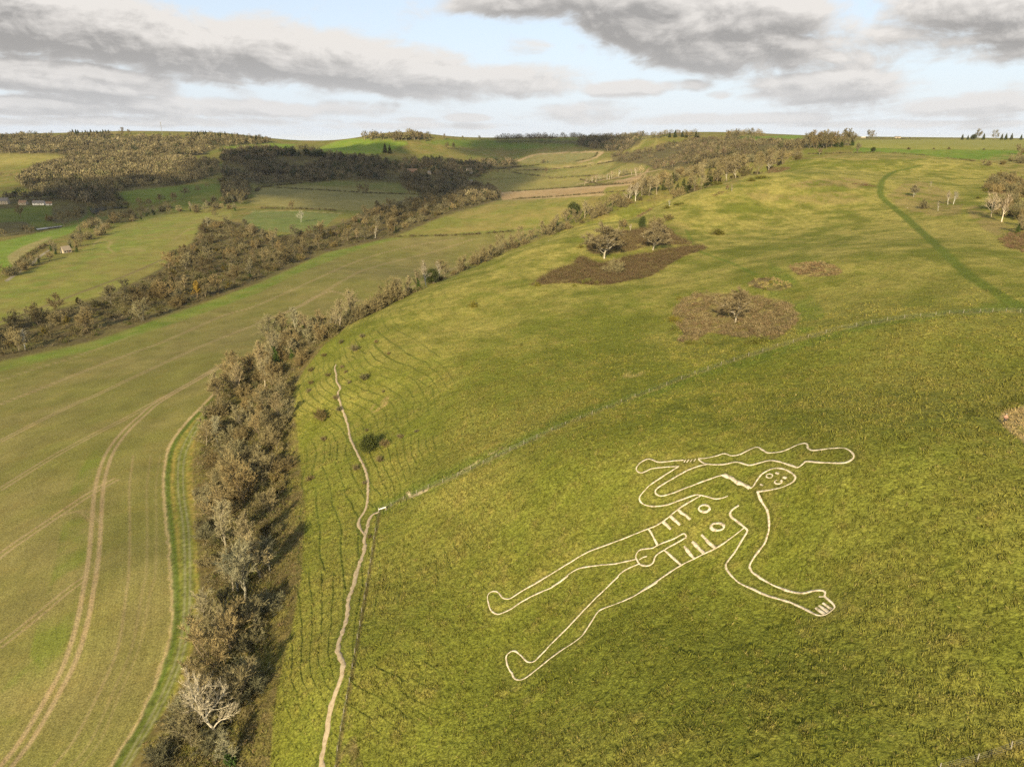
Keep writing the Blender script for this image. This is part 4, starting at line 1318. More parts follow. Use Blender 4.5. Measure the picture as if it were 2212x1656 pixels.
def shade(c, f, w=0.0):
    return (min(1, c[0] * f * (1 + w)), min(1, c[1] * f), min(1, c[2] * f * (1 - w)), 1)


def plant(kind, x, y, h, label, group=None, tint=1.0, warm=None, wide=1.0, variant=None, rot=None, sink=0.0, now=False):
    """one plant: an empty at its foot carrying its parts (copies share their meshes)"""
    if NAMES[kind] == 'bare_tree' and group and not now:      # plain bare trees are sorted by size first, see flush()
        QUEUE.append((h / math.hypot(x, y), (kind, x, y, h, label), dict(group=group, tint=tint, warm=RNG.uniform(-.10, .10) if warm is None else warm, wide=wide, variant=variant, rot=rot, sink=sink)))
        return None
    forms = LIB[kind]
    parts = forms[RNG.randrange(len(forms)) if variant is None else variant]
    s = h / H0[kind]
    z = float(height(x, y)) + ZC - sink
    warm = RNG.uniform(-.10, .10) if warm is None else warm
    r = empty(NAMES[kind], (x, y, z))
    r.rotation_euler = (0, 0, RNG.random() * 6.28 if rot is None else rot)
    r.scale = (s * wide, s * wide, s)
    tag(r, label, CATS[kind], group)
    for nm, me, slot in parts:
        o = bpy.data.objects.new(nm, me)
        COL.objects.link(o)
        o.parent = r
        c = TINT[kind][('bark', 'twig', 'leaf').index(slot)]
        o.color = shade(c, tint * RNG.uniform(.88, 1.12), warm)
    PLANTED.append((kind, x, y))
    return r


def spots(M, spacing, n, rs, tries=40):
    """plan points spread over a grid mask, at least `spacing` metres apart"""
    w = (M * RR ** 2 * np.gradient(LR)[:, None]).ravel()
    w = w / w.sum()
    k = rs.choice(len(w), min(n * tries, 60000), p=w)
    X = XB.ravel()[k] + rs.normal(size=len(k)) * .2
    Y = YB.ravel()[k] + rs.normal(size=len(k)) * .2
    out = []
    grid = {}
    for x, y in zip(X, Y):
        g = (int(x // spacing), int(y // spacing))
        if any((x - a) ** 2 + (y - b) ** 2 < spacing ** 2 for i in (-1, 0, 1) for j in (-1, 0, 1) for a, b in grid.get((g[0] + i, g[1] + j), ())):
            continue
        grid.setdefault(g, []).append((x, y))
        out.append((x, y))
        if len(out) >= n:
            break
    return out


def pixel(x, y, z):
    """where a ground point appears in the view (for sorting and naming)"""
    dep = y * CP - z * SP
    return CU + FD * x / dep, CV - FD * (y * SP + z * CP) / dep
# ------------------------------------------------------------------ planting
def at(u, v, skip=0.0):
    return cast(u, v, skip)


def one(kind, u, v, h, label, **kw):
    p = at(u, v)
    dv = 0
    while p is None and dv < 24:          # a crest tree: step down to the first ground below
        dv += 1
        p = at(u, v + dv)
    return plant(kind, p[0], p[1], h, label, **kw)


# the hill's own trees and bushes
one('thorn', 1305, 558, 16.5, 'largest spreading bare hawthorn with pale trunk in the big dark bramble patch', wide=1.45, variant=0, tint=.95)
one('thorn', 1410, 540, 13.5, 'bare spreading tree with pale trunk on straw grass behind the big bramble patch', wide=1.4, variant=1)
one('shrub', 1327, 590, 7.0, 'rounded grey twiggy bush in front of the largest hawthorn in the bramble', tint=1.15, warm=-.05, wide=1.1)
one('birch', 1362, 500, 4.2, 'small pale dead sapling at the back of the big bramble patch', tint=1.1)
one('thorn', 1587, 697, 11.0, 'lone bare tree with white trunk in the oval bramble patch above the fence', variant=0, wide=1.2)
one('evergreen', 1386, 494, 8.0, 'dark green upright evergreen bush behind the big bramble patch', wide=.55, tint=1.1)
one('shrub', 1412, 490, 6.0, 'wide grey bare shrub beside the dark upright evergreen', wide=1.3, tint=1.1)
one('bush', 1442, 475, 4.0, 'low olive and brown bush right of the grey shrub on the brow', wide=1.3)
one('evergreen', 797, 978, 6.2, 'dark green round evergreen bush alone on the terraced slope beside the path', tint=1.15, wide=.85)
one('gorse', 1551, 507, 3.2, 'dark dome of gorse alone on the open hilltop grass', wide=1.5, tint=.75)
one('gorse', 1022, 663, 2.2, 'small yellow-green gorse clump alone in mid slope', tint=1.0, wide=1.0)
one('shrub', 1347, 490, 4.5, 'small bare bush on the brow left of the dark evergreen', tint=.9)
# gorse tufts along the patches
for i, (u, v, h, nm) in enumerate([K(7, 640, 500) + (2.0, 'yellow gorse on the front edge of the big bramble patch'), K(7, 215, 525) + (1.6, 'yellow-green gorse at the left tip of the big bramble patch'), K(7, 735, 510) + (1.3, 'small gorse sprig on the front edge of the big bramble patch'),
                                   K(7, 535, 530) + (1.0, 'tiny gorse tuft below the big bramble patch'), K(7, 1400, 830) + (2.0, 'upper gorse on the left rim of the oval bramble patch'), K(7, 1400, 905) + (1.7, 'lower gorse on the left rim of the oval bramble patch'),
                                   K(7, 1540, 1030) + (1.5, 'gorse at the lower left rim of the oval bramble patch'), K(7, 1710, 1020) + (1.3, 'small flowering gorse at the foot of the oval bramble patch'), K(7, 2130, 1010) + (2.0, 'flowering gorse at the lower right rim of the oval bramble patch'),
                                   K(7, 2030, 1025) + (1.5, 'olive gorse next to the flowering gorse below the oval patch'), K(7, 1445, 640) + (1.2, 'small gorse on the upper left rim of the oval bramble patch'), K(7, 595, 195) + (1.8, 'olive bush at the left end of the upper bramble'),
                                   K(8, 20, 500) + (.9, 'yellow gorse on the pale grassy patch'), K(7, 2180, 560) + (.8, 'dark gorse tuft below the pale grassy patch')]):
    one('gorse', u, v, h, nm, group='gorse bushes round the bramble patches', wide=1.25)
# little bushes on the sheep terraces
for i, (c, u, v, h, k) in enumerate([(6, 850, 1080, 2.6, 'shrub'), (6, 940, 1330, 2.4, 'bush'), (6, 480, 1260, 1.7, 'bush'), (6, 735, 1020, 1.6, 'bush'), (6, 915, 970, 1.4, 'shrub'), (6, 1040, 1015, 1.0, 'shrub'), (6, 800, 1365, 1.0, 'shrub'),
                                     (6, 470, 1370, 1.4, 'bush'), (6, 625, 1300, 1.3, 'bush'), (6, 770, 1275, 1.0, 'shrub'), (6, 455, 1440, 1.3, 'shrub'), (6, 690, 1495, 1.3, 'shrub'), (6, 590, 1130, 1.4, 'bush'), (6, 740, 1230, 1.2, 'shrub'),
                                     (12, 570, 150, 3.6, 'bush'), (12, 1125, 395, 1.9, 'shrub'), (12, 1245, 325, 1.3, 'shrub'), (12, 1070, 525, 1.3, 'shrub'), (12, 870, 595, 1.5, 'shrub'), (12, 590, 345, 1.3, 'shrub'), (12, 720, 95, 1.4, 'shrub'),
                                     (12, 960, 265, .9, 'bush'), (12, 935, 720, 1.0, 'shrub'), (12, 465, 690, 1.5, 'shrub'), (6, 1140, 1115, .9, 'shrub'), (12, 980, 1190, .9, 'bush'), (6, 1095, 1440, .8, 'bush'), (12, 1385, 275, .8, 'shrub')]):
    p = K(c, u, v)
    big = {0: 'long grey-brown thorn scrub on the upper terraces', 1: 'dark brown bush with thin top in the middle of the terraces', 14: 'largest brown bush on the lower terraces near the scrub edge', 15: 'twiggy grey bush just right of the dark evergreen'}.get(i)
    one(k, p[0], p[1], h, big or 'low scrubby bush dotted on the sheep-terraced slope', group=None if big else 'small bushes on the sheep terraces', wide=1.15)
# trees and shrubs of the hilltop right
for i, (n, u, v, h, k, nm) in enumerate([(3, 1255, 730, 7.5, 'thorn', 'rounded brown thorn with a short trunk right of the green way'), (3, 1555, 795, 8.0, 'birch', 'left of the two white birches on the hilltop bracken'), (3, 1600, 793, 8.0, 'birch', 'right of the two white birches on the hilltop bracken'),
                                         (3, 1470, 850, 5.0, 'birch', 'short broken white birch in front of the two birches'), (3, 1408, 640, 4.0, 'birch', 'thin white sapling behind the brown thorn on the hilltop'), (3, 1345, 830, 4.2, 'shrub', 'grey twiggy shrub left of the broken birch'),
                                         (3, 1930, 900, 12.0, 'white', 'leaning pale tree on the shadowed right-hand slope'), (3, 2020, 945, 13.0, 'birch', 'tallest white birch at the right edge of the hilltop'), (3, 1990, 850, 9.0, 'oak', 'dark bare tree behind the leaning pale tree'),
                                         (3, 2150, 1040, 8.0, 'ivy', 'ivy covered tree at the right border beside the bracken'), (3, 1990, 660, 7.5, 'oak', 'bare tree on the dark bracken slope at the right border'), (3, 2110, 690, 6.0, 'shrub', 'brown shrub on the dark bracken slope at the right border'),
                                         (3, 1855, 455, 6.5, 'thicket', 'brown clump beside the far track on the hilltop'), (3, 1912, 460, 4.0, 'shrub', 'small twiggy bush right of the brown clump'), (3, 2020, 450, 4.5, 'bush', 'low dark bush further right of the brown clump'),
                                         (3, 2160, 365, 12.0, 'oak', 'large bare tree by the hedge at the far right field corner'), (3, 2200, 440, 7.0, 'shrub', 'brown shrub below the large tree at the right border'),
                                         (3, 775, 362, 13.0, 'oak', 'round-headed bare tree on the hilltop skyline of the near ridge'), (3, 905, 345, 7.0, 'evergreen', 'dark round bush beside the round-headed ridge tree'), (3, 440, 365, 8.0, 'thorn', 'windswept leaning thorn on the ridge hedge'),
                                         (3, 1212, 320, 3.5, 'bush', 'tiny bush on the line between the two plateau fields, nearest the ridge tree'), (3, 1436, 318, 2.5, 'bush', 'tiny bush between the two plateau fields, second one along'), (3, 1566, 318, 3.5, 'bush', 'tiny bush between the two plateau fields, third one along'), (3, 1866, 324, 2.5, 'bush', 'tiny bush between the two plateau fields, nearest the field corner'),
                                         (3, 1820, 745, 1.6, 'gorse', 'yellow-green gorse on the right-hand slope'), (3, 1870, 680, 2.0, 'gorse', 'gorse at the foot of the dark bracken slope'),
                                         (2, 1860, 670, 3.5, 'thorn', 'tiny bent thorn on the grassy brow'), (2, 1900, 680, 4.5, 'birch', 'white-stemmed sapling beside the bent thorn on the brow'), (2, 1360, 810, 4.5, 'birch', 'thin white sapling on the brow by the gorse'),
                                         (2, 1440, 800, 2.4, 'gorse', 'long gorse clump beside the thin sapling on the brow'), (2, 1340, 830, 2.0, 'gorse', 'dark gorse left of the thin sapling on the brow'), (2, 1780, 625, 3.0, 'gorse', 'broad gorse clump on the brow below the pines'), (2, 1940, 560, 2.6, 'gorse', 'gorse clump on the upper brow'), (2, 2070, 595, 2.6, 'gorse', 'left gorse of the pair on the open brow'), (2, 2150, 570, 2.6, 'gorse', 'right gorse of the pair on the open brow'), (2, 970, 995, 4.5, 'thicket', 'small leaning thorn bush on the brow left of the evergreen')]):
    p = K(n, u, v)
    one(k, p[0], p[1], h, nm, wide=1.5 if k == 'gorse' else 1.0, tint=.9 if k == 'gorse' else 1.0)

# ---- wooded strip along the foot of the hill
BIG = [(476, 1585, 12.5, 'white', 'twisted white-barked bare tree nearest the camera at the foot of the hill', 0), (468, 1440, 13.0, 'thicket', 'many-stemmed grey bare tree behind the white-barked tree', 0), (527, 1300, 15.0, 'ash', 'tall pale bare tree with long straight limbs in the hill-foot strip', 1),
       (505, 1275, 11.0, 'ash', 'slimmer bare tree left of the tall pale one', 0), (530, 1085, 9.0, 'oak', 'sunlit tan tree above the tall pale one in the strip', 1), (500, 1050, 6.0, 'shrub', None, 0), (470, 880, 8.5, 'oak', None, 0), (520, 850, 10.5, 'ash', 'pale tree with white branches where the strip meets the grass track', 2),
       (500, 815, 9.0, 'oak', None, 0), (560, 800, 10.5, 'ash', None, 0), (600, 790, 11.5, 'ivy', 'ivy-hung tree in the upper bend of the strip', 0), (585, 750, 12.0, 'oak', 'broad pale tan tree at the top of the strip against the field', 2), (620, 745, 12.5, 'oak', 'rounded tan tree beside the broad one at the top of the strip', 0),
       (660, 735, 12.0, 'ivy', 'dark ivy tree at the right end of the tan trees', 1), (640, 720, 12.0, 'ash', None, 0), (690, 715, 9.0, 'ivy', None, 0), (430, 1510, 9.0, 'thicket', 'grey thicket tree beside the track left of the many-stemmed tree', 1), (545, 1200, 9.0, 'ash', None, 0), (445, 1560, 10.0, 'ash', None, 1), (515, 1520, 9.0, 'oak', None, 1), (455, 1370, 11.5, 'ash', None, 2), (505, 1400, 11.0, 'thicket', None, 2), (565, 1250, 9.0, 'ash', None, 0), (490, 1190, 10.5, 'ash', None, 1), (480, 1130, 8.0, 'oak', None, 2), (415, 1610, 8.0, 'oak', None, 3), (470, 960, 8.0, 'ash', None, 1), (530, 930, 8.5, 'thicket', None, 0), (515, 1010, 5.5, 'shrub', None, 0)]
for u, v, h, k, nm, var in BIG:
    one(k, u, v, h * (1.0 if v > 1250 else 1.3), nm or 'bare tree in the wooded strip between the field track and the hill', group=None if nm else 'unmarked trees of the hill-foot strip', variant=min(var, len(LIB[k]) - 1), tint=1.3 if k == 'ash' else 1.15)
rs = np.random.RandomState(5)
stripM = poly_mask([(452, 870), (520, 800), (580, 745), (690, 695), (745, 690), (690, 745), (645, 800), (628, 850), (630, 930), (625, 1000), (615, 1080), (595, 1200), (585, 1300), (575, 1400), (560, 1500), (545, 1600), (540, 1680), (300, 1690), (340, 1600), (410, 1480), (440, 1360), (448, 1280), (440, 1150), (432, 1000), (436, 930)])
edgeM = poly_mask([(640, 800), (628, 850), (630, 930), (640, 1000), (640, 1080), (620, 1200), (605, 1300), (595, 1400), (580, 1500), (560, 1600), (555, 1680), (500, 1690), (520, 1500), (545, 1300), (560, 1100), (575, 950), (590, 850)])
for x, y in spots(stripM, 3.4, 190, rs):
    u, v = pixel(x, y, float(height(x, y)))
    sunny = x < -1  # left, field side
    q = rs.rand()
    near_edge = abs(u - 600) < 60 and 780 < v < 1000
    if q < .46:
        k, h = 'shrub', rs.uniform(3.0, 5.6)
    elif q < .68:
        k, h = 'bush', rs.uniform(2.2, 4.0)
    elif q < .80:
        k, h = 'oak', rs.uniform(6, 10)
    elif q < .87:
        k, h = 'ash', rs.uniform(8, 12.5)
    elif q < .95:
        k, h = 'thicket', rs.uniform(6.5, 11)
    else:
        k, h = 'ivy', rs.uniform(6, 9)
    reddish = rs.uniform(-.16, .0) if v > 1150 else rs.uniform(-.10, .09)
    lab = {'shrub': 'twiggy tan-brown shrub', 'bush': 'low leafy brown bush', 'oak': 'small bare brown tree', 'ash': 'slender bare tree', 'thicket': 'many-stemmed bare tree', 'ivy': 'small ivy-clad tree'}[k]
    seg = 'near the white-barked tree' if v > 1400 else 'below the tall pale tree' if v > 1200 else 'beside the middle of the grass track' if v > 1000 else 'at the bend of the grass track' if v > 850 else 'at the top bend against the big field'
    plant(k, x, y, h, f'{lab} in the hill-foot strip {seg}', f'{lab}s of the strip {seg}', tint=rs.uniform(.75, 1.35), warm=reddish, wide=rs.uniform(.95, 1.3))

# ---- trees on the slope just beyond the brow
BROW = [(650, 790), (690, 748), (756, 702), (830, 664), (900, 630), (1000, 585), (1100, 543), (1180, 513), (1250, 488), (1330, 462), (1400, 443), (1450, 428), (1500, 411), (1560, 393), (1630, 369), (1700, 349), (1760, 340)]


def beyond(u, off):
    """a point a little way past the brow, on the falling slope"""
    v = np.interp(u, [p[0] for p in BROW], [p[1] for p in BROW])
    p = None
    for dv in (1, 2, 3, 5, 8, 12):
        p = cast(u, v + dv)
        if p is not None and math.hypot(p[0], p[1]) < 900:
            break
    r = math.hypot(p[0], p[1])
    f = (r + off) / r
    return p[0] * f, p[1] * f


for (u, off, h, k, nm) in [(735, 10, 9, 'ash', 'wispy pale tree beyond the brow where the strip ends'), (760, 14, 10.5, 'ash', 'taller wispy pale tree behind the brow'), (780, 8, 5, 'shrub', None), (800, 8, 5, 'shrub', None), (700, 8, 5, 'shrub', None), (720, 6, 4, 'bush', None), (815, 7, 4.5, 'bush', None), (835, 8, 5.0, 'shrub', None), (850, 9, 6.0, 'shrub', None), (862, 12, 7.5, 'ash', 'thin leaning tree left of the ivy tree on the brow'),
                           (880, 10, 7, 'ash', None), (905, 8, 7.5, 'ivy', 'ivy tree between two white-stemmed trees on the brow'), (922, 8, 9, 'birch', 'white-stemmed tree right of the ivy tree on the brow'), (932, 8, 8, 'evergreen', 'small dark evergreen among the trees on the brow'), (950, 9, 10, 'birch', None), (962, 12, 9.5, 'oak', 'rounded brown tree next to the white stems on the brow'), (995, 10, 9.5, 'oak', 'pale fan-shaped tree alone on the brow'),
                           (1045, 8, 6, 'shrub', None), (1060, 10, 7, 'oak', None), (1085, 14, 10, 'oak', None), (1105, 12, 9, 'thicket', None), (1125, 16, 10, 'oak', None), (1148, 12, 8, 'thicket', None), (1170, 14, 9.5, 'oak', None), (1190, 12, 9, 'oak', None), (1205, 18, 10, 'ivy', None), (1225, 20, 11, 'oak', None), (1245, 16, 10, 'thicket', None), (1262, 22, 13, 'ash', None), (1240, 45, 10, 'evergreen', 'dark evergreen standing in the trees below the brow'),
                           (1285, 18, 9, 'shrub', None), (1300, 20, 8, 'shrub', None), (1320, 22, 10, 'oak', None), (1340, 18, 7, 'shrub', None), (1355, 30, 12, 'white', 'pale white-branched tree below the brow'), (1372, 26, 13, 'birch', None), (1385, 40, 16, 'ash', None), (1400, 34, 15, 'ash', None), (1418, 30, 15, 'ash', None), (1432, 40, 14, 'conifer', 'lowest dark conifer beside the pale trees at the brow'), (1445, 28, 11, 'oak', None),
                           (1450, 60, 15, 'conifer', 'left of the cluster of dark pines below the brow'), (1462, 55, 16, 'conifer', 'second pine in the cluster below the brow'), (1475, 55, 17, 'conifer', 'tallest pine in the cluster below the brow'), (1487, 52, 16, 'conifer', 'right-hand pine in the cluster below the brow'), (1500, 22, 11, 'oak', 'round grey tree below the cluster of pines'), (1515, 35, 13, 'ash', None), (1530, 60, 18, 'conifer', 'dark conifer on the wooded slope above the round tree'), (1545, 60, 19, 'conifer', 'tall dark conifer with a flat top on the wooded slope'),
                           (1550, 20, 9, 'oak', None), (1570, 24, 10, 'thorn', 'wide spreading pale thorn on the upper brow'), (1590, 20, 9, 'thorn', None), (1610, 24, 10, 'oak', None), (1635, 20, 9, 'oak', None), (1660, 22, 9, 'thorn', None), (1690, 22, 9, 'oak', None), (1718, 22, 9, 'oak', None)]:
    x, y = beyond(u, off)
    seg = 'between the strip and the ivy tree' if u < 905 else 'near the white-stemmed trees' if u < 1020 else 'below the big bramble patch' if u < 1290 else 'around the pale birch trees' if u < 1440 else 'towards the ridge top'
    w = {'shrub': 'bare shrub', 'bush': 'brown bush', 'oak': 'rounded bare tree', 'ash': 'slender bare tree', 'thicket': 'many-stemmed bare tree', 'ivy': 'ivy-clad tree', 'birch': 'pale-stemmed tree', 'thorn': 'spreading thorn tree'}.get(k, k)
    plant(k, x, y, h * (1.05 if k == 'conifer' else 1.75 if u > 1000 else 1.5), nm or f'{w} on the hill brow {seg}', None if nm else f'{w}s on the brow {seg}', tint=1.1 if k in ('ash', 'oak') else 1.0, warm=0)
for q in range(70):
    u = rs.uniform(1020, 1740) if q > 14 else rs.uniform(690, 1000)
    x, y = beyond(u, rs.uniform(5, 16) if u < 1300 else rs.uniform(12, 75))
    k = 'shrub' if rs.rand() < .75 else 'bush'
    plant(k, x, y, rs.uniform(3, 6.0) * (1 if u < 1000 else 1.5), f'low {"grey-brown shrub" if k == "shrub" else "dark bush"} fringing the brow {"above the big field" if u < 1300 else "below the pines and ridge trees"}', f'{k} fringe of the brow {"a" if u < 1300 else "b"}', warm=rs.uniform(-.08, .08))

# ---- the wooded belt across the valley and the other hedgerow trees
SOLO = [(190, 715, 11, 'oak', 'broad pale bare tree standing out on the near edge of the wooded belt'), (55, 755, 9, 'birch', 'white dead trunk at the near edge of the wooded belt'), (425, 645, 10, 'autumn', 'round tree still holding ochre leaves in the wooded belt'), (180, 680, 8, 'oak', None), (540, 590, 11, 'ash', 'pale branching tree above the ochre-leaved one'),
        (810, 515, 11, 'birch', 'tree with a bent white trunk at the hedge corner of the belt'), (650, 480, 12, 'white', 'pale twiggy tree standing up from the belt by the small field'), (790, 470, 12, 'oak', 'grey tree on the far side of the belt'), (630, 452, 10, 'oak', 'lone bare tree on the hedge between two valley fields'),
        (778, 418, 15, 'oak', 'left of the twin oaks on the hedge in the shaded field'), (790, 419, 15, 'oak', 'right of the twin oaks on the hedge in the shaded field'), (885, 418, 17, 'oak', 'big dark tree at the end of the shaded field hedge'), (520, 440, 17, 'thicket', 'tall dark clump at the corner below the green pasture'), (505, 435, 15, 'oak', None),
        (465, 470, 9, 'oak', 'single bare tree at the top corner of the second field'), (345, 440, 12, 'oak', 'left one of the parkland trees on the dark pasture'), (378, 436, 12, 'oak', 'second of the parkland trees on the dark pasture'), (400, 425, 12, 'oak', 'third of the parkland trees on the dark pasture'), (415, 452, 9, 'white', 'small white tree in the hedge below the pasture'),
        (250, 440, 12, 'oak', 'tree on the bank of the pond'), (140, 490, 16, 'oak', 'left tree of the pair in front of the pond'), (170, 483, 16, 'oak', 'right tree of the pair in front of the pond'), (45, 470, 13, 'oak', 'large tree in the village meadow'), (165, 545, 10, 'ivy', 'ivy tree beside the thatched hut'), (1180, 405 - 30, 12, 'oak', 'dark lone oak on the field hedge below the sunlit slopes'),
        (0, 600, 12, 'oak', 'big bare tree at the left border by the lane'), (1172, 352, 9, 'shrub', 'pale bush in the far ploughed field'), (1182, 352, 9, 'ivy', 'dark bush in the far ploughed field')]
for u, v, h, k, nm in SOLO:
    one(k, u, v, h * 1.2, nm or 'unremarkable bare tree among the belt trees', group=None if nm else 'plain belt trees', tint=1.15 if k in ('white', 'birch') else 1.0)
beltM = poly_mask([(-420, 888), (-420, 828), (60, 690), (140, 672), (240, 642), (345, 590), (415, 530), (440, 482), (520, 486), (600, 516), (680, 506), (740, 486), (800, 456), (900, 432), (960, 402), (1040, 398), (1080, 428), (960, 462), (880, 496), (840, 510), (700, 540), (560, 604), (400, 662), (200, 730), (0, 772)])
for x, y in spots(beltM, 6.8, 400, rs, 60):
    d = math.hypot(x, y)
    q = rs.rand()
    u, v = pixel(x, y, float(height(x, y)))
    if q < .34: k, h = 'oak', rs.uniform(9, 15)
    elif q < .46: k, h = 'thicket', rs.uniform(9, 15)
    elif q < .52: k, h = 'ash', rs.uniform(9, 14)
    elif q < .57: k, h = 'ivy', rs.uniform(8, 12)
    elif q < .62: k, h = 'autumn', rs.uniform(5, 8)
    elif q < .84: k, h = 'shrub', rs.uniform(5, 8)
    else: k, h = 'bush', rs.uniform(4, 6.5)
    seg = 'at the left border' if u < 150 else 'below the dirt track' if u < 330 else 'around the ochre tree' if u < 520 else 'by the small field' if u < 740 else 'at its far end'
    w = {'shrub': 'bare shrub', 'bush': 'brown bush', 'oak': 'rounded bare tree', 'ash': 'slender bare tree', 'thicket': 'many-stemmed tree', 'ivy': 'ivy-clad tree', 'autumn': 'olive-leaved tree'}[k]
    plant(k, x, y, h, f'{w} in the valley belt {seg}', f'{w}s of the valley belt {seg}', tint=rs.uniform(.5, 1.25) * (.6 if k == 'autumn' else 1), warm=rs.uniform(-.10, .10) if k != 'autumn' else -.12, wide=rs.uniform(1.0, 1.35))
for P, n, sp, seg in [([(0, 610), (30, 590), (60, 570), (85, 548), (130, 525), (160, 510), (190, 480), (240, 460), (330, 458), (330, 470), (250, 490), (190, 530), (130, 555), (60, 580)], 60, 6, 'along the sunlit hedge by the thatched hut'),
                      ([(330, 455), (430, 440), (520, 425), (540, 440), (500, 470), (430, 465), (330, 466)], 34, 8, 'in the hedge corner under the pastures'), ([(230, 440), (300, 436), (330, 445), (220, 452), (120, 482), (90, 480), (140, 460)], 16, 10, 'around the pond')]:
    for x, y in spots(poly_mask(P), sp, n, rs):
        k = ('oak', 'thicket', 'shrub', 'shrub', 'ivy')[rs.randint(5)]
        w = {'shrub': 'bare shrub', 'oak': 'rounded bare tree', 'thicket': 'many-stemmed tree', 'ivy': 'ivy-clad tree'}[k]
        plant(k, x, y, rs.uniform(5, 8) if k == 'shrub' else rs.uniform(8, 13), f'{w} {seg}', f'{w}s {seg}', tint=rs.uniform(.9, 1.25), wide=1.15)

# scrub on the right-hand slope
for P, n in [(KL(3, (1960, 560), (2110, 545), (2230, 600), (2230, 740), (2050, 720), (1880, 680)), 30), (KL(3, (1880, 870), (2000, 880), (2150, 960), (2230, 1040), (2230, 800), (2100, 760), (1960, 800)), 26), (KL(3, (2060, 400), (2230, 340), (2230, 520), (2120, 480)), 14)]:
    for x, y in spots(poly_mask(P), 3.5, n, rs):
        k = ('shrub', 'bush', 'shrub', 'thicket')[rs.randint(4)]
        plant(k, x, y, rs.uniform(3.5, 6) if k != 'thicket' else rs.uniform(6, 9), {'shrub': 'brown twiggy shrub', 'bush': 'low dark bush', 'thicket': 'many-stemmed bare tree'}[k] + ' in the scrub at the right border of the hilltop', f'right border scrub {k}', tint=rs.uniform(.8, 1.2))

# parkland trees on the dark pastures and trees along the valley field edges
for P, n, h0, h1, lab in [([(300, 452), (340, 440), (400, 425), (470, 402), (510, 398)], 9, 10, 14, 'spreading bare tree in the row across the dark pastures'), ([(570, 398), (660, 389), (760, 384), (850, 390)], 14, 9, 14, 'bare tree along the upper edge of the shaded field'), ([(0, 385), (40, 382), (60, 390)], 4, 11, 14, 'bare tree in the row at the left border above the village'), ([(100, 352), (130, 350), (150, 350)], 4, 9, 12, 'bare tree in the small group on the pale hillside field'), ([(1010, 385), (1060, 378), (1110, 372)], 8, 10, 14, 'bare tree on the hedge beyond the pale house')]:
    for q in range(n):
        f = (q + rs.rand() * .7) / n * (len(P) - 1)
        i = int(f)
        u = P[i][0] + (P[i + 1][0] - P[i][0]) * (f - i)
        v = P[i][1] + (P[i + 1][1] - P[i][1]) * (f - i) + rs.uniform(-2, 2)
        one(('oak', 'thicket', 'oak')[rs.randint(3)], u, v, rs.uniform(h0, h1), lab, group=lab + 's', tint=rs.uniform(.7, 1.1), wide=1.2)
# ------------------------------------------------------------------ masses: undergrowth, distant woods, bramble, hedges
def sprays(x, y, h, n, size, cols, rs, width=1.0, flat=.9, base=.0, lift=0.0, thin=.16, up=.5):
    """leaf and twig sprays filling low domes at many plan points -> verts, quads, colours"""
    m = len(x)
    d = unit(rs.normal(size=(m, n, 3)))
    d[..., 2] = np.abs(d[..., 2])
    rad = rs.rand(m, n, 1) ** .35
    H = h[:, None]
    P = d * rad * np.stack([H * width, H * width, H * flat], -1)
    gz = height(x, y) + ZC
    P[..., 0] += x[:, None]
    P[..., 1] += y[:, None]
    P[..., 2] += gz[:, None] + base * H + lift
    a = unit(d * .7 + rs.normal(size=(m, n, 3)) * .6 + np.array((0, 0, up)))      # twigs run outwards and up
    b = unit(np.cross(a, rs.normal(size=(m, n, 3))))
    s = (size * (.6 + .8 * rs.rand(m, n)) * np.ones((m, 1)) if np.isscalar(size) else size[:, None] * (.6 + .8 * rs.rand(m, n)))[..., None] * 1.7
    V = np.stack([P - a * s, P + b * s * thin, P + a * s, P - b * s * thin], 2).reshape(-1, 3)
    F = np.arange(len(V)).reshape(-1, 4)
    C = np.repeat(cols * (1 - .0), n * 4, axis=0) * np.repeat(rs.uniform(.75, 1.25, (m * n, 1)), 4, axis=0)
    return V, F, C


def mixcols(pal, n, rs, jit=.15):
    p = np.array([c[:3] for c in pal])
    w = np.array([c[3] for c in pal])
    k = rs.choice(len(p), n, p=w / w.sum())
    return p[k] * rs.uniform(1 - jit, 1 + jit, (n, 1))


def scatter(M, spacing, n, rs, tries=6):
    w = (M * RR ** 2 * np.gradient(LR)[:, None]).ravel()
    area = w.sum() * (TH[1] - TH[0])
    n = int(min(n, area / spacing ** 2))
    k = rs.choice(len(w), n, p=w / w.sum())
    jr = RR.ravel()[k // NTH]
    return XB.ravel()[k] + rs.normal(size=n) * jr * .001, YB.ravel()[k] + rs.normal(size=n) * jr * .001


rs = np.random.RandomState(23)
BROWNS = [(.122, .10, .044, 3), (.155, .13, .06, 2), (.095, .076, .036, 2), (.12, .105, .036, 1.5), (.07, .078, .019, 1.3), (.185, .155, .085, 1)]


def mass(name, M, spacing, n, hlo, hhi, per, size, pal, label, cat, kind='stuff', width=1.0, mat=None, flat=.9):
    x, y = scatter(M, spacing, n, rs)
    h = rs.uniform(hlo, hhi, len(x))
    V, F, C = sprays(x, y, h, per, size, mixcols(pal, len(x), rs), rs, width, flat)
    o = make_mesh(name, V, F, mat or M_STUFF, C, smooth_faces=False)
    tag(o, label, cat, kind=kind)
    return o


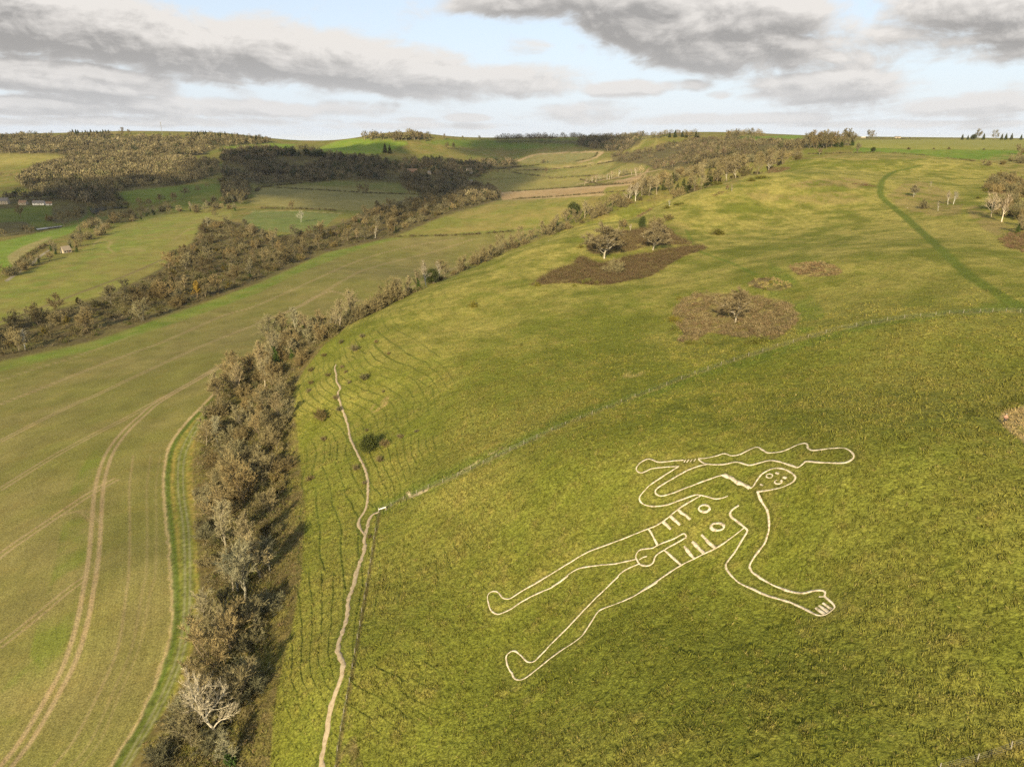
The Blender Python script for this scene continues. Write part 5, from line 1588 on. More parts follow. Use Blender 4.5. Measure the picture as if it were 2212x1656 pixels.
mass('undergrowth', stripM, 1.15, 7000, .5, 1.7, 44, .16, BROWNS, 'tangled brown undergrowth filling the hill-foot strip', 'undergrowth')
mass('undergrowth', soften(poly_mask(SCRUB_STRIP), 1) > .5, 1.9, 3600, .3, .8, 20, .13, [(.21, .16, .07, 3), (.16, .15, .04, 2), (.15, .10, .05, 2)], 'rough brown bracken and grass between the strip and the hill', 'bracken')
mass('undergrowth', beltM, 2.6, 7000, 1.0, 3.0, 44, .40, [(a * .72, b * .72, c * .72, w) for a, b, c, w in BROWNS], 'brown undergrowth filling the valley belt', 'undergrowth')
browM = np.zeros((NR, NTH), bool)
bx, by = [], []
for q in range(900):
    u = rs.uniform(690, 1750)
    p = beyond(u, rs.uniform(3, 22) if u < 1280 else rs.uniform(10, 80))
    bx.append(p[0]); by.append(p[1])
V, F, C = sprays(np.array(bx), np.array(by), rs.uniform(.8, 2.6, 900), 30, .34, mixcols(BROWNS, 900, rs), rs)
tag(make_mesh('undergrowth', V, F, M_STUFF, C, smooth_faces=False), 'brown undergrowth fringing the hill brow', 'undergrowth', kind='stuff')

# bramble and bracken patches on the hill
for k, nm, n, hh, pal in [('large', 'large dark bramble patch with a hawthorn growing in it', 3600, 2.1, [(.085, .058, .031, 5), (.115, .082, .04, 2), (.08, .072, .025, 1.5)]), ('upper', 'dark bramble behind the two spreading trees', 2600, 2.1, [(.095, .066, .034, 5), (.125, .095, .042, 2), (.09, .075, .03, 1)]),
                          ('oval', 'oval brown bracken patch round a lone white-trunked tree', 3600, 1.2, [(.15, .105, .052, 4), (.20, .155, .075, 3), (.11, .09, .04, 2)]), ('small', 'small oval bracken patch with a dark back edge', 500, .6, [(.17, .115, .055, 3), (.20, .155, .07, 2)]), ('pale', 'pale straw-coloured bracken patch below the small oval one', 350, .4, [(.22, .17, .07, 3), (.19, .165, .05, 2)])]:
    x, y = scatter(BRM[k] + .45 * NW3 * (BRM[k] > .05) > .62, .9, n, rs)
    nz = fbm(x / 5, y / 5, 2)
    keep = nz > (-.35 if k in ('large', 'upper') else -.1)
    x, y, nz = x[keep], y[keep], nz[keep]
    h = hh * rs.uniform(.4, 1.2, len(x)) * (1 + .8 * np.clip(nz, -.6, 1))
    V, F, C = sprays(x, y, h, 34, .16, mixcols(pal, len(x), rs), rs, 1.0)
    o = make_mesh('bramble_patch', V, F, M_STUFF, C, smooth_faces=False)
    tag(o, nm, 'bramble', kind='stuff')
for P, nm in [(KL(3, (1950, 560), (2100, 540), (2240, 600), (2240, 740), (2050, 720), (1860, 670)), 'dark bracken clump on the right-hand slope'), (KL(8, (1985, 140), (2080, 70), (2240, 60), (2240, 250), (2080, 200)), 'dark bramble at the right border below the ivy tree'),
              (KL(3, (0, 500), (120, 470), (200, 485), (100, 515), (0, 525)), 'low brown bramble on the brow below the ridge hedge'), (KL(2, (1030, 905), (1130, 850), (1220, 800), (1260, 770), (1210, 850), (1090, 910)), 'bramble bank on the brow below the pale birch trees'),
              (KL(2, (1700, 730), (1800, 690), (1900, 680), (1800, 710)), 'bramble streak beside the bent thorn on the brow'), (KL(3, (900, 640), (700, 620), (740, 615), (880, 625), (950, 650)), 'dark heathy streak on the hilltop')]:
    x, y = scatter(poly_mask(P), 1.3, 900, rs)
    V, F, C = sprays(x, y, rs.uniform(.5, 1.2, len(x)), 26, .17, mixcols([(.11, .068, .040, 4), (.15, .10, .05, 2), (.09, .085, .025, 1)], len(x), rs), rs, 1.2)
    tag(make_mesh('bramble_patch', V, F, M_STUFF, C, smooth_faces=False), nm, 'bramble', kind='stuff')

# distant woods, one mass each
TANS = [(.148, .121, .058, 4), (.122, .099, .047, 3), (.180, .150, .076, 2), (.092, .074, .038, 2), (.125, .115, .048, 1), (.06, .06, .024, .7)]
DARKS = [(.105, .086, .048, 4), (.13, .105, .054, 3), (.040, .048, .019, 2.5), (.165, .13, .072, 1.5), (.09, .08, .04, 1)]
WLAB = {'L1': ('wood of bare tan trees along the left skyline hills', TANS + [(.05, .055, .025, 1.2)]), 'L2': ('bare tan wood on the lower hillside above the pond', TANS), 'C1': ('dark mixed wood filling the middle of the valley', DARKS), 'C2': ('wood crowning the bright green hill', TANS),
        'R1': ('dark wood under the middle skyline', DARKS), 'R2': ('scrubby wood on the hillside beyond the brow', TANS + [(.14, .10, .06, 2)]), 'V1': ('dark trees around the village houses', DARKS), 'P1': ('tall clump of dark trees at the corner below the green pasture', TANS), 'P2': ('dark tree clump at the far end of the valley belt', DARKS + TANS[:2]), 'P3': ('dark trees behind the pond', DARKS),
        'P4': ('tree belt beside the small ploughed field under the valley wood', DARKS), 'P5': ('large bare trees in front of the pond', DARKS), 'P6': ('brown thicket by the stream at the left border', BROWNS)}
for k, P in WOODS.items():
    lab, pal = WLAB[k]
    M = poly_mask(P) & ~HILLM
    for fk, fm in FMASK.items():
        if fk[0] in 'FG' and k not in ('P1', 'P2', 'P4', 'L1', 'C2'):
            M &= ~fm
    if k == 'C1':
        M &= (pnoise(XB / 170 + 1.7, YB / 170) + .4 * NW1) > -.42
    if k in ('L1', 'L2', 'C1'):
        M &= (NW1 + .5 * NW2) > -.62
    if k == 'R2':
        M &= (pnoise(XB / 130 + 4, YB / 130) + .5 * NW1) > -.12
    sp = {'L1': 11.5, 'L2': 9.0, 'C1': 11.0, 'C2': 8, 'R1': 11.5, 'R2': 9.5, 'V1': 10}.get(k, 8.0)
    x, y = scatter(M, sp, 7000, rs)
    h = rs.uniform(9.5, 17.0, len(x)) * {'R2': .6, 'C2': 1.35, 'R1': 1.1, 'P6': .55, 'P2': .9}.get(k, 1.0)
    col = mixcols(pal, len(x), rs)
    dark = col[:, 0] < .06
    h *= 1 + .35 * np.clip(fbm(x / 120, y / 120, 2), -.6, 1)
    clump = 1 + .45 * fbm(x / 70 + 5, y / 70, 3)
    col *= (np.clip(clump, .5, 1.5) * (.82 if k == 'R2' else 1.0))[:, None]
    V, F, C = sprays(x, y, h * .45, 66, h * .075, col, rs, 1.05, 1.45, .75, thin=.3)
    # pale stems
    t = np.stack([x, y, height(x, y) + ZC], -1)
    w = .016 * h[:, None] * np.array((1.0, 0, 0))
    top = t + np.stack([rs.normal(size=len(x)) * .5, rs.normal(size=len(x)) * .5, h * .8], -1)
    TV = np.stack([t - w, t + w, top + w * .4, top - w * .4], 1).reshape(-1, 3)
    TC = np.repeat(np.where(dark[:, None], (.08, .06, .04), (.26, .215, .14)) * rs.uniform(.6, 1.2, (len(x), 1)), 4, axis=0)
    V, C = np.concatenate([V, TV]), np.concatenate([C, TC])
    tag(make_mesh('woodland', V, np.arange(len(V)).reshape(-1, 4), M_STUFF, C, smooth_faces=False), lab, 'woodland', kind='stuff')

# skyline and hillside trees that stand out one by one
def row(kinds, P, n, h0, h1, lab, grp, tint=1.0, jit=3.0, skip=0):
    pts = smooth(P, 6)
    for q in range(n):
        f = (q + rs.rand() * .8) / n * (len(pts) - 1)
        i = min(int(f), len(pts) - 2)
        p = pts[i] + (pts[i + 1] - pts[i]) * (f - i)
        w = cast(p[0], p[1] + rs.uniform(0, jit), skip)
        dv = 0
        while w is None and dv < 24:
            dv += 1
            w = cast(p[0], p[1] + dv, skip)
        if w is None:
            continue
        k = kinds[rs.randint(len(kinds))]
        plant(k, w[0], w[1], rs.uniform(h0, h1), lab, grp, tint=tint * rs.uniform(.85, 1.15), wide=1.15)


row(['oak', 'thicket', 'oak'], [(1072, 305), (1120, 304), (1160, 304), (1195, 304)], 22, 20, 27, 'dark bare tree in the first skyline row above the shaded green field', 'skyline trees over the shaded field', .6, 2)
row(['oak', 'thicket'], [(1198, 302), (1235, 301), (1260, 302)], 8, 17, 23, 'dark bare tree in the gappy middle part of the skyline row', 'gappy skyline trees', .6, 1)
row(['oak', 'thicket', 'ash'], [(1262, 303), (1320, 303), (1400, 300)], 26, 17, 25, 'dark bare tree in the right part of the skyline row', 'right skyline trees', .65, 3)
row(['oak', 'conifer', 'thicket'], [(1405, 298), (1440, 294), (1480, 293), (1515, 296)], 22, 14, 20, 'tree of the green and brown grove on the far ridge', 'far ridge grove', .8, 5)
row(['oak', 'thicket'], [(1570, 300), (1600, 297), (1650, 297)], 18, 15, 21, 'bare tree of the copse at the top of the scrubby hillside', 'hillside copse', .9, 4)
row(['oak', 'thicket', 'oak', 'ivy'], [(1742, 317), (1775, 317), (1800, 315), (1845, 312)], 18, 16, 24, 'bare tree in the big copse on the plateau edge', 'plateau copse', .85, 5)
for u, v, h, k, nm in [(1878, 300, 22, 'oak', 'rounded skyline tree beside the small white shed'), (1885, 300, 20, 'oak', 'second rounded skyline tree right of the small white shed'), (2078, 302, 16, 'conifer', 'leftmost dark conifer on the right skyline'), (2090, 302, 13, 'conifer', 'low dark conifer second on the right skyline'), (2112, 302, 26, 'oak', 'large bare tree on the right skyline between conifers'),
                       (2102, 302, 16, 'evergreen', 'dark evergreen under the large skyline tree'), (2124, 302, 18, 'conifer', 'conifer right of the large skyline tree'), (2150, 302, 24, 'oak', 'second large bare tree on the right skyline'), (2163, 302, 17, 'conifer', 'conifer right of the second skyline tree'), (2172, 302, 18, 'conifer', 'conifer in the last group of the right skyline, left one'), (2184, 302, 18, 'conifer', 'conifer in the last group of the right skyline, right one'), (2205, 302, 15, 'conifer', 'conifer at the right border of the skyline'),
                       (265, 292, 20, 'oak', 'solitary tree pair on the left skyline, left one'), (280, 292, 16, 'oak', 'solitary tree pair on the left skyline, right one'), (960, 302, 16, 'oak', 'scattered tree on the green ridge nearest the wooded hill'), (1000, 302, 12, 'oak', 'scattered middle tree on the green ridge'), (1035, 303, 14, 'oak', 'scattered tree on the green ridge nearest the skyline row'),
                       (905, 303, 26, 'thicket', 'tall dark trees on the slope of the bright green hill, left one'), (920, 306, 24, 'thicket', 'tall dark trees on the slope of the bright green hill, right one'), (832, 330, 26, 'conifer', 'tall dark conifer rising out of the valley wood'), (842, 332, 24, 'conifer', 'second dark conifer rising out of the valley wood'), (965, 322, 20, 'thicket', 'dark clump in the shaded field under the ridge, left one'), (980, 323, 20, 'thicket', 'dark clump in the shaded field under the ridge, right one')]:
    one(k, u, v, h, nm, tint=.75 if k == 'thicket' else .9)
row(['shrub', 'oak', 'shrub', 'thicket'], [(1365, 408), (1420, 385), (1480, 368), (1560, 350), (1650, 338), (1730, 325)], 70, 6, 11, 'scrubby tree on the wooded slope beyond the ridge brow', 'scrub trees of the wooded slope', 1.1, 16, 700)
row(['oak', 'ash', 'birch'], [(1262, 395), (1290, 388), (1330, 382), (1385, 372)], 22, 10, 15, 'pale tree in the spur of wood between two sunlit fields', 'spur wood trees', 1.15, 6, 900)
row(['conifer'], [(150, 292), (200, 291), (240, 292)], 16, 12, 18, 'dark conifer on the left skyline plantation', 'left skyline conifers', .8, 2)
row(['conifer', 'oak'], [(405, 296), (470, 296), (530, 302), (580, 306)], 34, 14, 20, 'dark plantation tree along the right half of the left skyline', 'plantation skyline trees', .7, 3)
row(['conifer', 'evergreen', 'oak'], [(480, 345), (560, 335), (650, 335), (740, 342)], 30, 13, 19, 'dark conifer along the top edge of the valley wood', 'valley wood edge conifers', .75, 3)
row(['oak', 'thorn'], [(1985, 300), (1925, 300)], 4, 4, 6, 'tiny hedge tree on the right skyline', 'tiny skyline hedge trees', .8, 1)

# hedges
def hedge(P, h, w, lab, pal=BROWNS, skip=0):
    W = []
    for p in dense(P, 6):
        q = cast(p[0], p[1], skip)
        if q is not None: W.append(q)
    W = np.array(W)
    d = np.concatenate([[0], np.cumsum(np.hypot(np.diff(W[:, 0]), np.diff(W[:, 1])))])
    n = int(min(d[-1] / (w * .55), 900))
    s = np.sort(rs.rand(n) * d[-1])
    x, y = np.interp(s, d, W[:, 0]) + rs.normal(size=n) * w * .2, np.interp(s, d, W[:, 1]) + rs.normal(size=n) * w * .2
    h *= 1.35
    w *= 1.2
    hh = h * rs.uniform(.6, 1.15, n)
    V, F, C = sprays(x, y, hh, 26, np.full(n, h * .16), mixcols(pal, n, rs), rs, .75 * w / h)
    o = make_mesh('hedge', V, F, M_STUFF, C, smooth_faces=False)
    tag(o, lab, 'hedge')


HB = [(.085, .068, .034, 3), (.07, .06, .028, 2), (.11, .085, .045, 2), (.07, .075, .022, 1)]
for pts, h, w, lab in [([(853, 513)] + KL(6, (1210, 105), (1300, 100), (1700, 92), (2000, 72), (2210, 55)), 2.2, 2.6, 'clipped brown hedge across the valley floor at the top of the big field'),
                       (KL(1, (170, 650), (600, 675), (840, 690), (1040, 700), (1480, 715), (1650, 740)), 2.6, 3, 'thin hedge with twin oaks across the shaded field'), (KL(1, (40, 830), (420, 835), (690, 850)), 2.6, 3, 'hedge with a lone tree between two shaded valley fields'),
                       (KL(2, (330, 495), (620, 470), (1000, 405), (1180, 370)), 3, 4, 'long hedge climbing between the sunlit far fields'), (KL(2, (0, 475), (130, 465), (270, 450)), 3, 4, 'short hedge left of the pale bushes in the far fields'), (KL(2, (0, 505), (330, 495)), 3, 4, 'dark hedge at the left end of the sunlit far fields'), (KL(2, (320, 572), (500, 560), (740, 545)), 2.6, 3.5, 'hedge beside the dark lone oak'),
                       (KL(2, (0, 685), (450, 655), (700, 635), (940, 620), (1120, 605)), 2.6, 3, 'hedge above the tan ploughed strip'), (KL(2, (0, 750), (300, 735), (850, 690), (1060, 675)), 2.0, 2.6, 'low hedge inside the tan ploughed strip'), (KL(2, (590, 580), (690, 605), (770, 630)), 2.6, 3, 'short slanting hedge between two sunlit fields'),
                       (KL(2, (740, 345), (720, 380), (660, 405), (540, 425)), 3, 4, 'dark curved hedge at the right rim of the far ploughed field'), (KL(2, (0, 520), (180, 545), (320, 560)), 4, 6, 'thick dark hedge near the lone oak'),
                       (KL(1, (0, 690), (30, 650), (200, 630), (430, 608)), 3.5, 5, 'dark hedge along the lane in the valley middle'), (KL(3, (840, 222), (1000, 226), (1320, 236)), 3.0, 4, 'brown hedge under the right skyline'), (KL(3, (300, 365), (400, 360), (760, 350), (950, 350), (1150, 358), (1390, 375)), 1.8, 3, 'low dark hedge along the ridge line of the hill'),
                       (KL(0, (1910, 800), (2010, 775), (2150, 745)), 3, 4, 'hedge below the tall dark clump'), (KL(5, (120, 380), (250, 275), (330, 215), (400, 175)), 3.5, 4, 'dark hedge beside the lane at the left border'), (KL(3, (1540, 398), (1680, 410), (1790, 425)), 1.6, 2.5, 'low bank of bushes beside the green plateau field'), (KL(1, (1780, 500), (2000, 495), (2212, 480)), 3, 4, 'hedge near the pale valley house'),
                       (KL(5, (1440, 275), (1560, 220), (1700, 170), (1780, 140)), 3.2, 4, 'thick hedge at the lower end of the dirt track')]:
    hedge(pts, h, w, lab, HB)


# the bare trees that show largest stand one by one, the many small ones beyond them are one mass
def flush(limit):
    named = sum(1 for k, x, y in PLANTED if NAMES[k] == 'bare_tree')
    QUEUE.sort(key=lambda q: -q[0])
    n = limit - named
    for _, a, kw in QUEUE[:n]:
        plant(*a, now=True, **kw)
    rest = QUEUE[n:]
    if rest:
        x, y, h = (np.array([q[1][k] for q in rest]) for k in (1, 2, 3))
        col = np.array([shade(TINT[q[1][0]][1], q[2]['tint'] * .95, q[2]['warm'])[:3] for q in rest])
        V, F, C = sprays(x, y, h * .46, 260, h * .05, col, rs, 1.0, 1.45, .75, thin=.16)
        t = np.stack([x, y, height(x, y) + ZC], -1)
        w = .014 * h[:, None] * np.array((1.0, 0, 0))
        w2 = .014 * h[:, None] * np.array((0, 1.0, 0))
        top = t + np.stack([rs.normal(size=len(x)) * .5, rs.normal(size=len(x)) * .5, h * .85], -1)
        TV = np.concatenate([np.stack([t - a, t + a, top + a * .3, top - a * .3], 1).reshape(-1, 3) for a in (w, w2)])
        TC = np.tile(np.repeat(np.array((.22, .18, .12)) * rs.uniform(.6, 1.2, (len(x), 1)), 4, axis=0), (2, 1))
        V, C = np.concatenate([V, TV]), np.concatenate([C, TC])
        tag(make_mesh('woodland', V, np.arange(len(V)).reshape(-1, 4), M_STUFF, C, smooth_faces=False), 'smaller bare trees mixed through the belt, copses and slopes', 'woodland', kind='stuff')


flush(296)


# ------------------------------------------------------------------ standing grass on the near slope
chalkD = np.full((NR, NTH), np.inf, np.float32)
for L in GW.values():
    for w, W in L:
        np.minimum(chalkD, line_dist(W, 1.5), out=chalkD)
for w, W in PW:
    np.minimum(chalkD, line_dist(W, 1.5), out=chalkD)
gm = HILLM & (RR < 250) & (chalkD > .30)
wgt = (gm * RR ** 1.0 * np.gradient(LR)[:, None]).ravel()
ng = 170000
kk = rs.choice(len(wgt), ng, p=wgt / wgt.sum())
x = XB.ravel()[kk] + rs.normal(size=ng) * .12
y = YB.ravel()[kk] + rs.normal(size=ng) * .12
gz = DISP.ravel()[kk]
keepg = np.clip(.5 + .8 * NW3.ravel()[kk] + .5 * NW2.ravel()[kk], .12, 1) * (1 - .55 * NOSE.ravel()[kk]) * ((EDGEW * TER).ravel()[kk] < .25) * sstep(250, 150, RR.ravel()[kk // NTH]) > rs.rand(ng)
x, y, gz, kk = x[keepg], y[keepg], gz[keepg], kk[keepg]
ng = len(x)
near_line = chalkD.ravel()[kk] < 1.2
h = rs.uniform(.14, .36, ng) * np.where(near_line, .45, 1.0) * (1 + RR.ravel()[kk // NTH] / 400)
ew = EDGEW.ravel()[kk] * TER.ravel()[kk]
straw = (ew[:, None] < .3) * (rs.rand(ng, 1) < .10) * rs.uniform(.2, .7, (ng, 1))
C0 = CA.reshape(-1, 3)[kk] * rs.uniform(.72, 1.10, (ng, 1)) * (1 - straw) + np.array((.235, .185, .062)) * straw
V, F, C = sprays(x, y, h, 7, h * .42, C0, rs, .9, .8, thin=.17, up=.9)
V[:, 2] += np.repeat(gz, 28) - .04
tag(make_mesh('grass', V, F, stuff_mat('standing_grass', .2, 1.5), C, smooth_faces=False), 'rough tussocky grass on the slope around the chalk figure', 'grass', kind='stuff')
# ------------------------------------------------------------------ built things, person, car
def flat_mat(name, c, rough=.8, spec=.2, var=.2, scale=4.0):
    m, t, b = new_mat(name, rough, spec)
    tc = t.add('ShaderNodeTexCoord')
    n = t.noise(tc.outputs['Object'], scale, 4, .6)
    f = t.mapr(n, .3, .7, 1 - var, 1 + var, False)
    t.l.new(t.mix(1.0, c4(c), f, 'MULTIPLY'), b.inputs['Base Color'])
    return m


M_POST = flat_mat('weathered_post', (.25, .22, .17))
M_WIRE = flat_mat('galvanised_wire', (.20, .19, .16), .5, .5)
M_WHITE = flat_mat('white_painted_wood', (.78, .74, .66))
M_STONE = flat_mat('pale_stone_wall', (.36, .30, .21), .9, .1, .25, .8)
M_RENDER = flat_mat('white_render', (.66, .61, .52), .9, .1, .1, .8)
M_BRICK = flat_mat('red_brick', (.26, .13, .08), .9, .1, .25, 1.5)
M_SLATE = flat_mat('grey_slate', (.16, .14, .12), .8, .2, .25, 1.0)
M_TILE = flat_mat('brown_tile', (.20, .125, .075), .85, .15, .25, 1.0)
M_THATCH = flat_mat('grey_thatch', (.25, .20, .14), .95, .05, .25, 1.5)
M_PANE = flat_mat('dark_window_glass', (.03, .035, .04), .15, .5, .1)


def box(cx, cy, cz, sx, sy, sz):
    v = np.array([(i, j, k) for k in (-.5, .5) for j in (-.5, .5) for i in (-.5, .5)]) * (sx, sy, sz) + (cx, cy, cz)
    f = np.array([(0, 2, 3, 1), (4, 5, 7, 6), (0, 1, 5, 4), (2, 6, 7, 3), (0, 4, 6, 2), (1, 3, 7, 5)])
    return v, f


def fence(name_label, pts, h, extra_wires=4):
    W = [cast(u, v) for u, v in pts]
    W = [w for w in W if w is not None]
    root = empty('wire_fence', (W[0][0], W[0][1], W[0][2] + ZC))
    tag(root, name_label, 'fence')
    o0 = np.array(root.location)
    me = None
    tops = []
    for k, w in enumerate(W):
        z = float(height(w[0], w[1])) + ZC
        if me is None:
            A = Acc()
            A.tube(np.array(((0, 0, -.4), (0, 0, h * .6), (0, 0, h))), (.05, .048, .045), 6)
            top = np.array([(math.cos(a) * .05, math.sin(a) * .05, h) for a in np.arange(6) * math.pi / 3])
            A.quad([top[[0, 1, 2, 3]], top[[0, 3, 4, 5]]])
            V, F = A.get()
            me = make_mesh('post', V, F, M_POST, smooth_faces=False, link=False)
        p = bpy.data.objects.new('post', me)
        COL.objects.link(p)
        p.parent = root
        p.location = Vector((w[0], w[1], z)) - root.location
        p.rotation_euler = (RNG.uniform(-.06, .06), RNG.uniform(-.06, .06), RNG.random() * 6)
        tops.append(np.array((w[0], w[1], z)) - o0)
    A = Acc()
    T = np.array(tops)
    for q in range(extra_wires):
        zz = h * (.12 + .84 * q / (extra_wires - 1))
        for a, b in zip(T[:-1], T[1:]):
            A.tube(np.array((a + (0, 0, zz), (a + b) / 2 + (0, 0, zz - .02), b + (0, 0, zz))), (.006, .006, .006), 3)
    V, F = A.get()
    make_mesh('wire', V, F, M_WIRE, parent=root, smooth_faces=False)
    return root


fence('post and wire fence climbing across the hill above the chalk figure', UF, 1.0)
fence('post and wire fence running down beside the worn path', LF, 1.0)
fence('short post and wire fence at the bottom right corner', RF, 1.05)
# white rail at the fence corner
a, b = cast(*K(12, 1060, 966)), cast(*K(12, 1122, 946))
st = empty('white_stile', (a[0], a[1], a[2] + ZC))
tag(st, 'white rail and corner post where the two fences meet the path', 'stile')
A = Acc()
za, zb = float(height(a[0], a[1])) + ZC, float(height(b[0], b[1])) + ZC
A.tube(np.array(((0, 0, .75), (b[0] - a[0], b[1] - a[1], zb - za + .75))), (.11, .11), 6)
V, F = A.get()
make_mesh('rail', V, F, M_WHITE, parent=st, smooth_faces=False)
for q, (x, y, z) in enumerate(((0, 0, 0), (b[0] - a[0], b[1] - a[1], zb - za))):
    V, F = box(x, y, z + .45, .16, .16, 1.5 if q == 0 else 1.1)
    make_mesh('post', V, F, M_POST, parent=st, smooth_faces=False)


def house(u, v, L, D, H, R, az, wall, roof, label, nwin=3, chim=1, skip=0, gable=0):
    p = cast(u, v, skip)
    while p is None:
        v += 1
        p = cast(u, v, skip)
    root = empty('house' if L > 6 else 'shed', (p[0], p[1], p[2] + ZC))
    root.rotation_euler = (0, 0, math.radians(az))
    tag(root, label, 'house' if L > 6 else 'shed')
    V, F = box(0, 0, H / 2 - .5, L, D, H + 1)
    tri = np.array(((-L / 2, -D / 2, H), (-L / 2, D / 2, H), (-L / 2, 0, H + R - .15), (L / 2, -D / 2, H), (L / 2, D / 2, H), (L / 2, 0, H + R - .15)))
    me = make_mesh('wall', np.concatenate([V, tri]), [F, np.array(((8, 9, 10), (11, 13, 12)))], wall, parent=root, smooth_faces=False)
    e, t = .35, .22
    rv = []
    for s in (-1, 1):
        lo = (s * (D / 2 + e), H - e * R / (D / 2))
        rv += [(-L / 2 - e, lo[0], lo[1]), (L / 2 + e, lo[0], lo[1]), (L / 2 + e, 0, H + R), (-L / 2 - e, 0, H + R)]
    rv = np.array(rv)
    V = np.concatenate([rv, rv + (0, 0, t)])
    F = [np.array(((0, 1, 2, 3), (7, 6, 5, 4), (8, 11, 10, 9), (12, 13, 14, 15), (0, 8, 9, 1), (4, 5, 13, 12), (0, 3, 11, 8), (1, 9, 10, 2), (4, 12, 15, 7), (5, 6, 14, 13)))]
    rf = make_mesh('roof', V, F, roof, parent=root, smooth_faces=False)
    for c in range(chim):
        V, F = box((-1 if c == 0 else 1) * L * .38, 0, H + R + .4, .8, .7, 1.9)
        make_mesh('chimney', V, F, M_BRICK, parent=rf, smooth_faces=False)
    for s in (-1, 1):
        for k in range(nwin):
            x = (k - (nwin - 1) / 2) * L / (nwin + .3)
            for zz in ([1.5, 4.0] if H > 4.5 else [1.5]):
                V, F = box(x, s * (D / 2 + .02), zz, 1.0, .12, 1.2)
                make_mesh('window', V, F, M_PANE, parent=root, smooth_faces=False)
    V, F = box(L * .12, -(D / 2 + .03), 1.0, 1.0, .12, 2.0)
    make_mesh('door', V, F, M_TILE, parent=root, smooth_faces=False)
    return root


for args in [(K(0, 30, 792) + (16, 8, 5.2, 4.2, 10, M_STONE, M_SLATE, 'grey stone farmhouse at the left border of the village'),), (K(0, 205, 796) + (12, 6, 3.2, 3.0, -5, M_STONE, M_TILE, 'low stone cottage in front of the dark village trees'),), (K(0, 340, 798) + (16, 6.5, 3.0, 3.2, 8, M_RENDER, M_SLATE, 'long white cottage beside the village meadow'),),
             (K(0, 425, 800) + (8, 5, 2.6, 2.4, 30, M_RENDER, M_TILE, 'small white outbuilding right of the long cottage'),), (K(0, 665, 704) + (18, 8, 5.0, 4.0, 15, M_RENDER, M_TILE, 'white house among bare trees above the pond'),), (K(1, 1350, 530) + (22, 9, 6.0, 5.0, 10, M_BRICK, M_TILE, 'gabled brick house at the foot of the valley wood'),),
             (K(1, 1502, 533) + (9, 7, 3.5, 3.5, -20, M_STONE, M_SLATE, 'small stone house right of the gabled brick house'),), (K(1, 1843, 520) + (14, 11, 6.2, 4.0, 20, M_RENDER, M_SLATE, 'pale square house standing alone in the valley'),), (K(1, 1620, 512) + (14, 8, 4.0, 3.5, 0, M_STONE, M_SLATE, 'roof half hidden in the trees near the pale house'),),
             (K(1, 1852, 608) + (11, 7, 3.6, 2.6, 40, M_RENDER, M_SLATE, 'pale barn at the end of the dark clump of trees'),), (K(3, 820, 222) + (11, 6, 3.0, .8, 5, M_STONE, M_RENDER, 'small white shed on the right skyline'),), (K(3, 1118, 222) + (15, 7, 3.0, 2.0, 0, M_STONE, M_SLATE, 'dark-roofed low barn on the right skyline'),),
             (K(5, 572, 238) + (7.5, 5.5, 2.6, 3.6, 60, M_STONE, M_THATCH, 'thatched hut between the hedge and the second field'),)]:
    a = args[0]
    house(*a, chim=0 if ('barn' in a[-1] or 'shed' in a[-1] or 'hut' in a[-1] or 'out' in a[-1]) else 1)
# lattice mast on the skyline
p = cast(351, 293)
if p is None:
    p = cast(351, 297)
ms = empty('radio_mast', (p[0], p[1], p[2] + ZC))
tag(ms, 'thin radio mast on the left skyline', 'mast')
A = Acc()
for s in range(3):
    c = np.array((math.cos(s * 2.09) * 1.1, math.sin(s * 2.09) * 1.1, 0))
    A.tube(np.array((c, c * .6 + (0, 0, 18), c * .25 + (0, 0, 36))), (.16, .14, .1), 4)
    for k in range(8):
        z0, z1 = k * 4.5, k * 4.5 + 4.5
        c2 = np.array((math.cos((s + 1) * 2.09) * 1.1, math.sin((s + 1) * 2.09) * 1.1, 0))
        f0, f1 = 1 - .75 * z0 / 36, 1 - .75 * z1 / 36
        A.tube(np.array((c * f0 + (0, 0, z0), c2 * f1 + (0, 0, z1))), (.07, .07), 3)
V, F = A.get()
make_mesh('lattice', V, F, M_WIRE, parent=ms, smooth_faces=False)
A = Acc()
for z in (27, 31, 34):
    A.tube(np.array(((-1.0, -.5, z), (-1.0, -.5, z + 2.6))), (.35, .35), 6)
    A.tube(np.array(((.9, -.5, z), (.9, -.5, z + 2.2))), (.3, .3), 6)
V, F = A.get()
make_mesh('antenna', V, F, M_WIRE, parent=ms, smooth_faces=False)

# pond and stream: level water in ground hollowed for it
m, t, b = new_mat('pond_water', .08, .5)
b.inputs['Base Color'].default_value = (.05, .06, .06, 1)
geo = t.add('ShaderNodeNewGeometry')
bp = t.add('ShaderNodeBump')
bp.inputs['Strength'].default_value = .15
t.l.new(t.noise(geo.outputs['Position'], .5, 3), bp.inputs['Height'])
t.l.new(bp.outputs[0], b.inputs['Normal'])
for P, zc in PONDS:
    W = np.array([cast(u, v, z=zc) for u, v in smooth(P + P[:1], 4)])[:-1]
    c = W.mean(0)
    V = np.concatenate([W, [c]])
    V[:, 2] = zc + ZC
    n = len(W)
    tag(make_mesh('pond', V, np.array([(k, (k + 1) % n, n) for k in range(n)]), m), kind='structure')

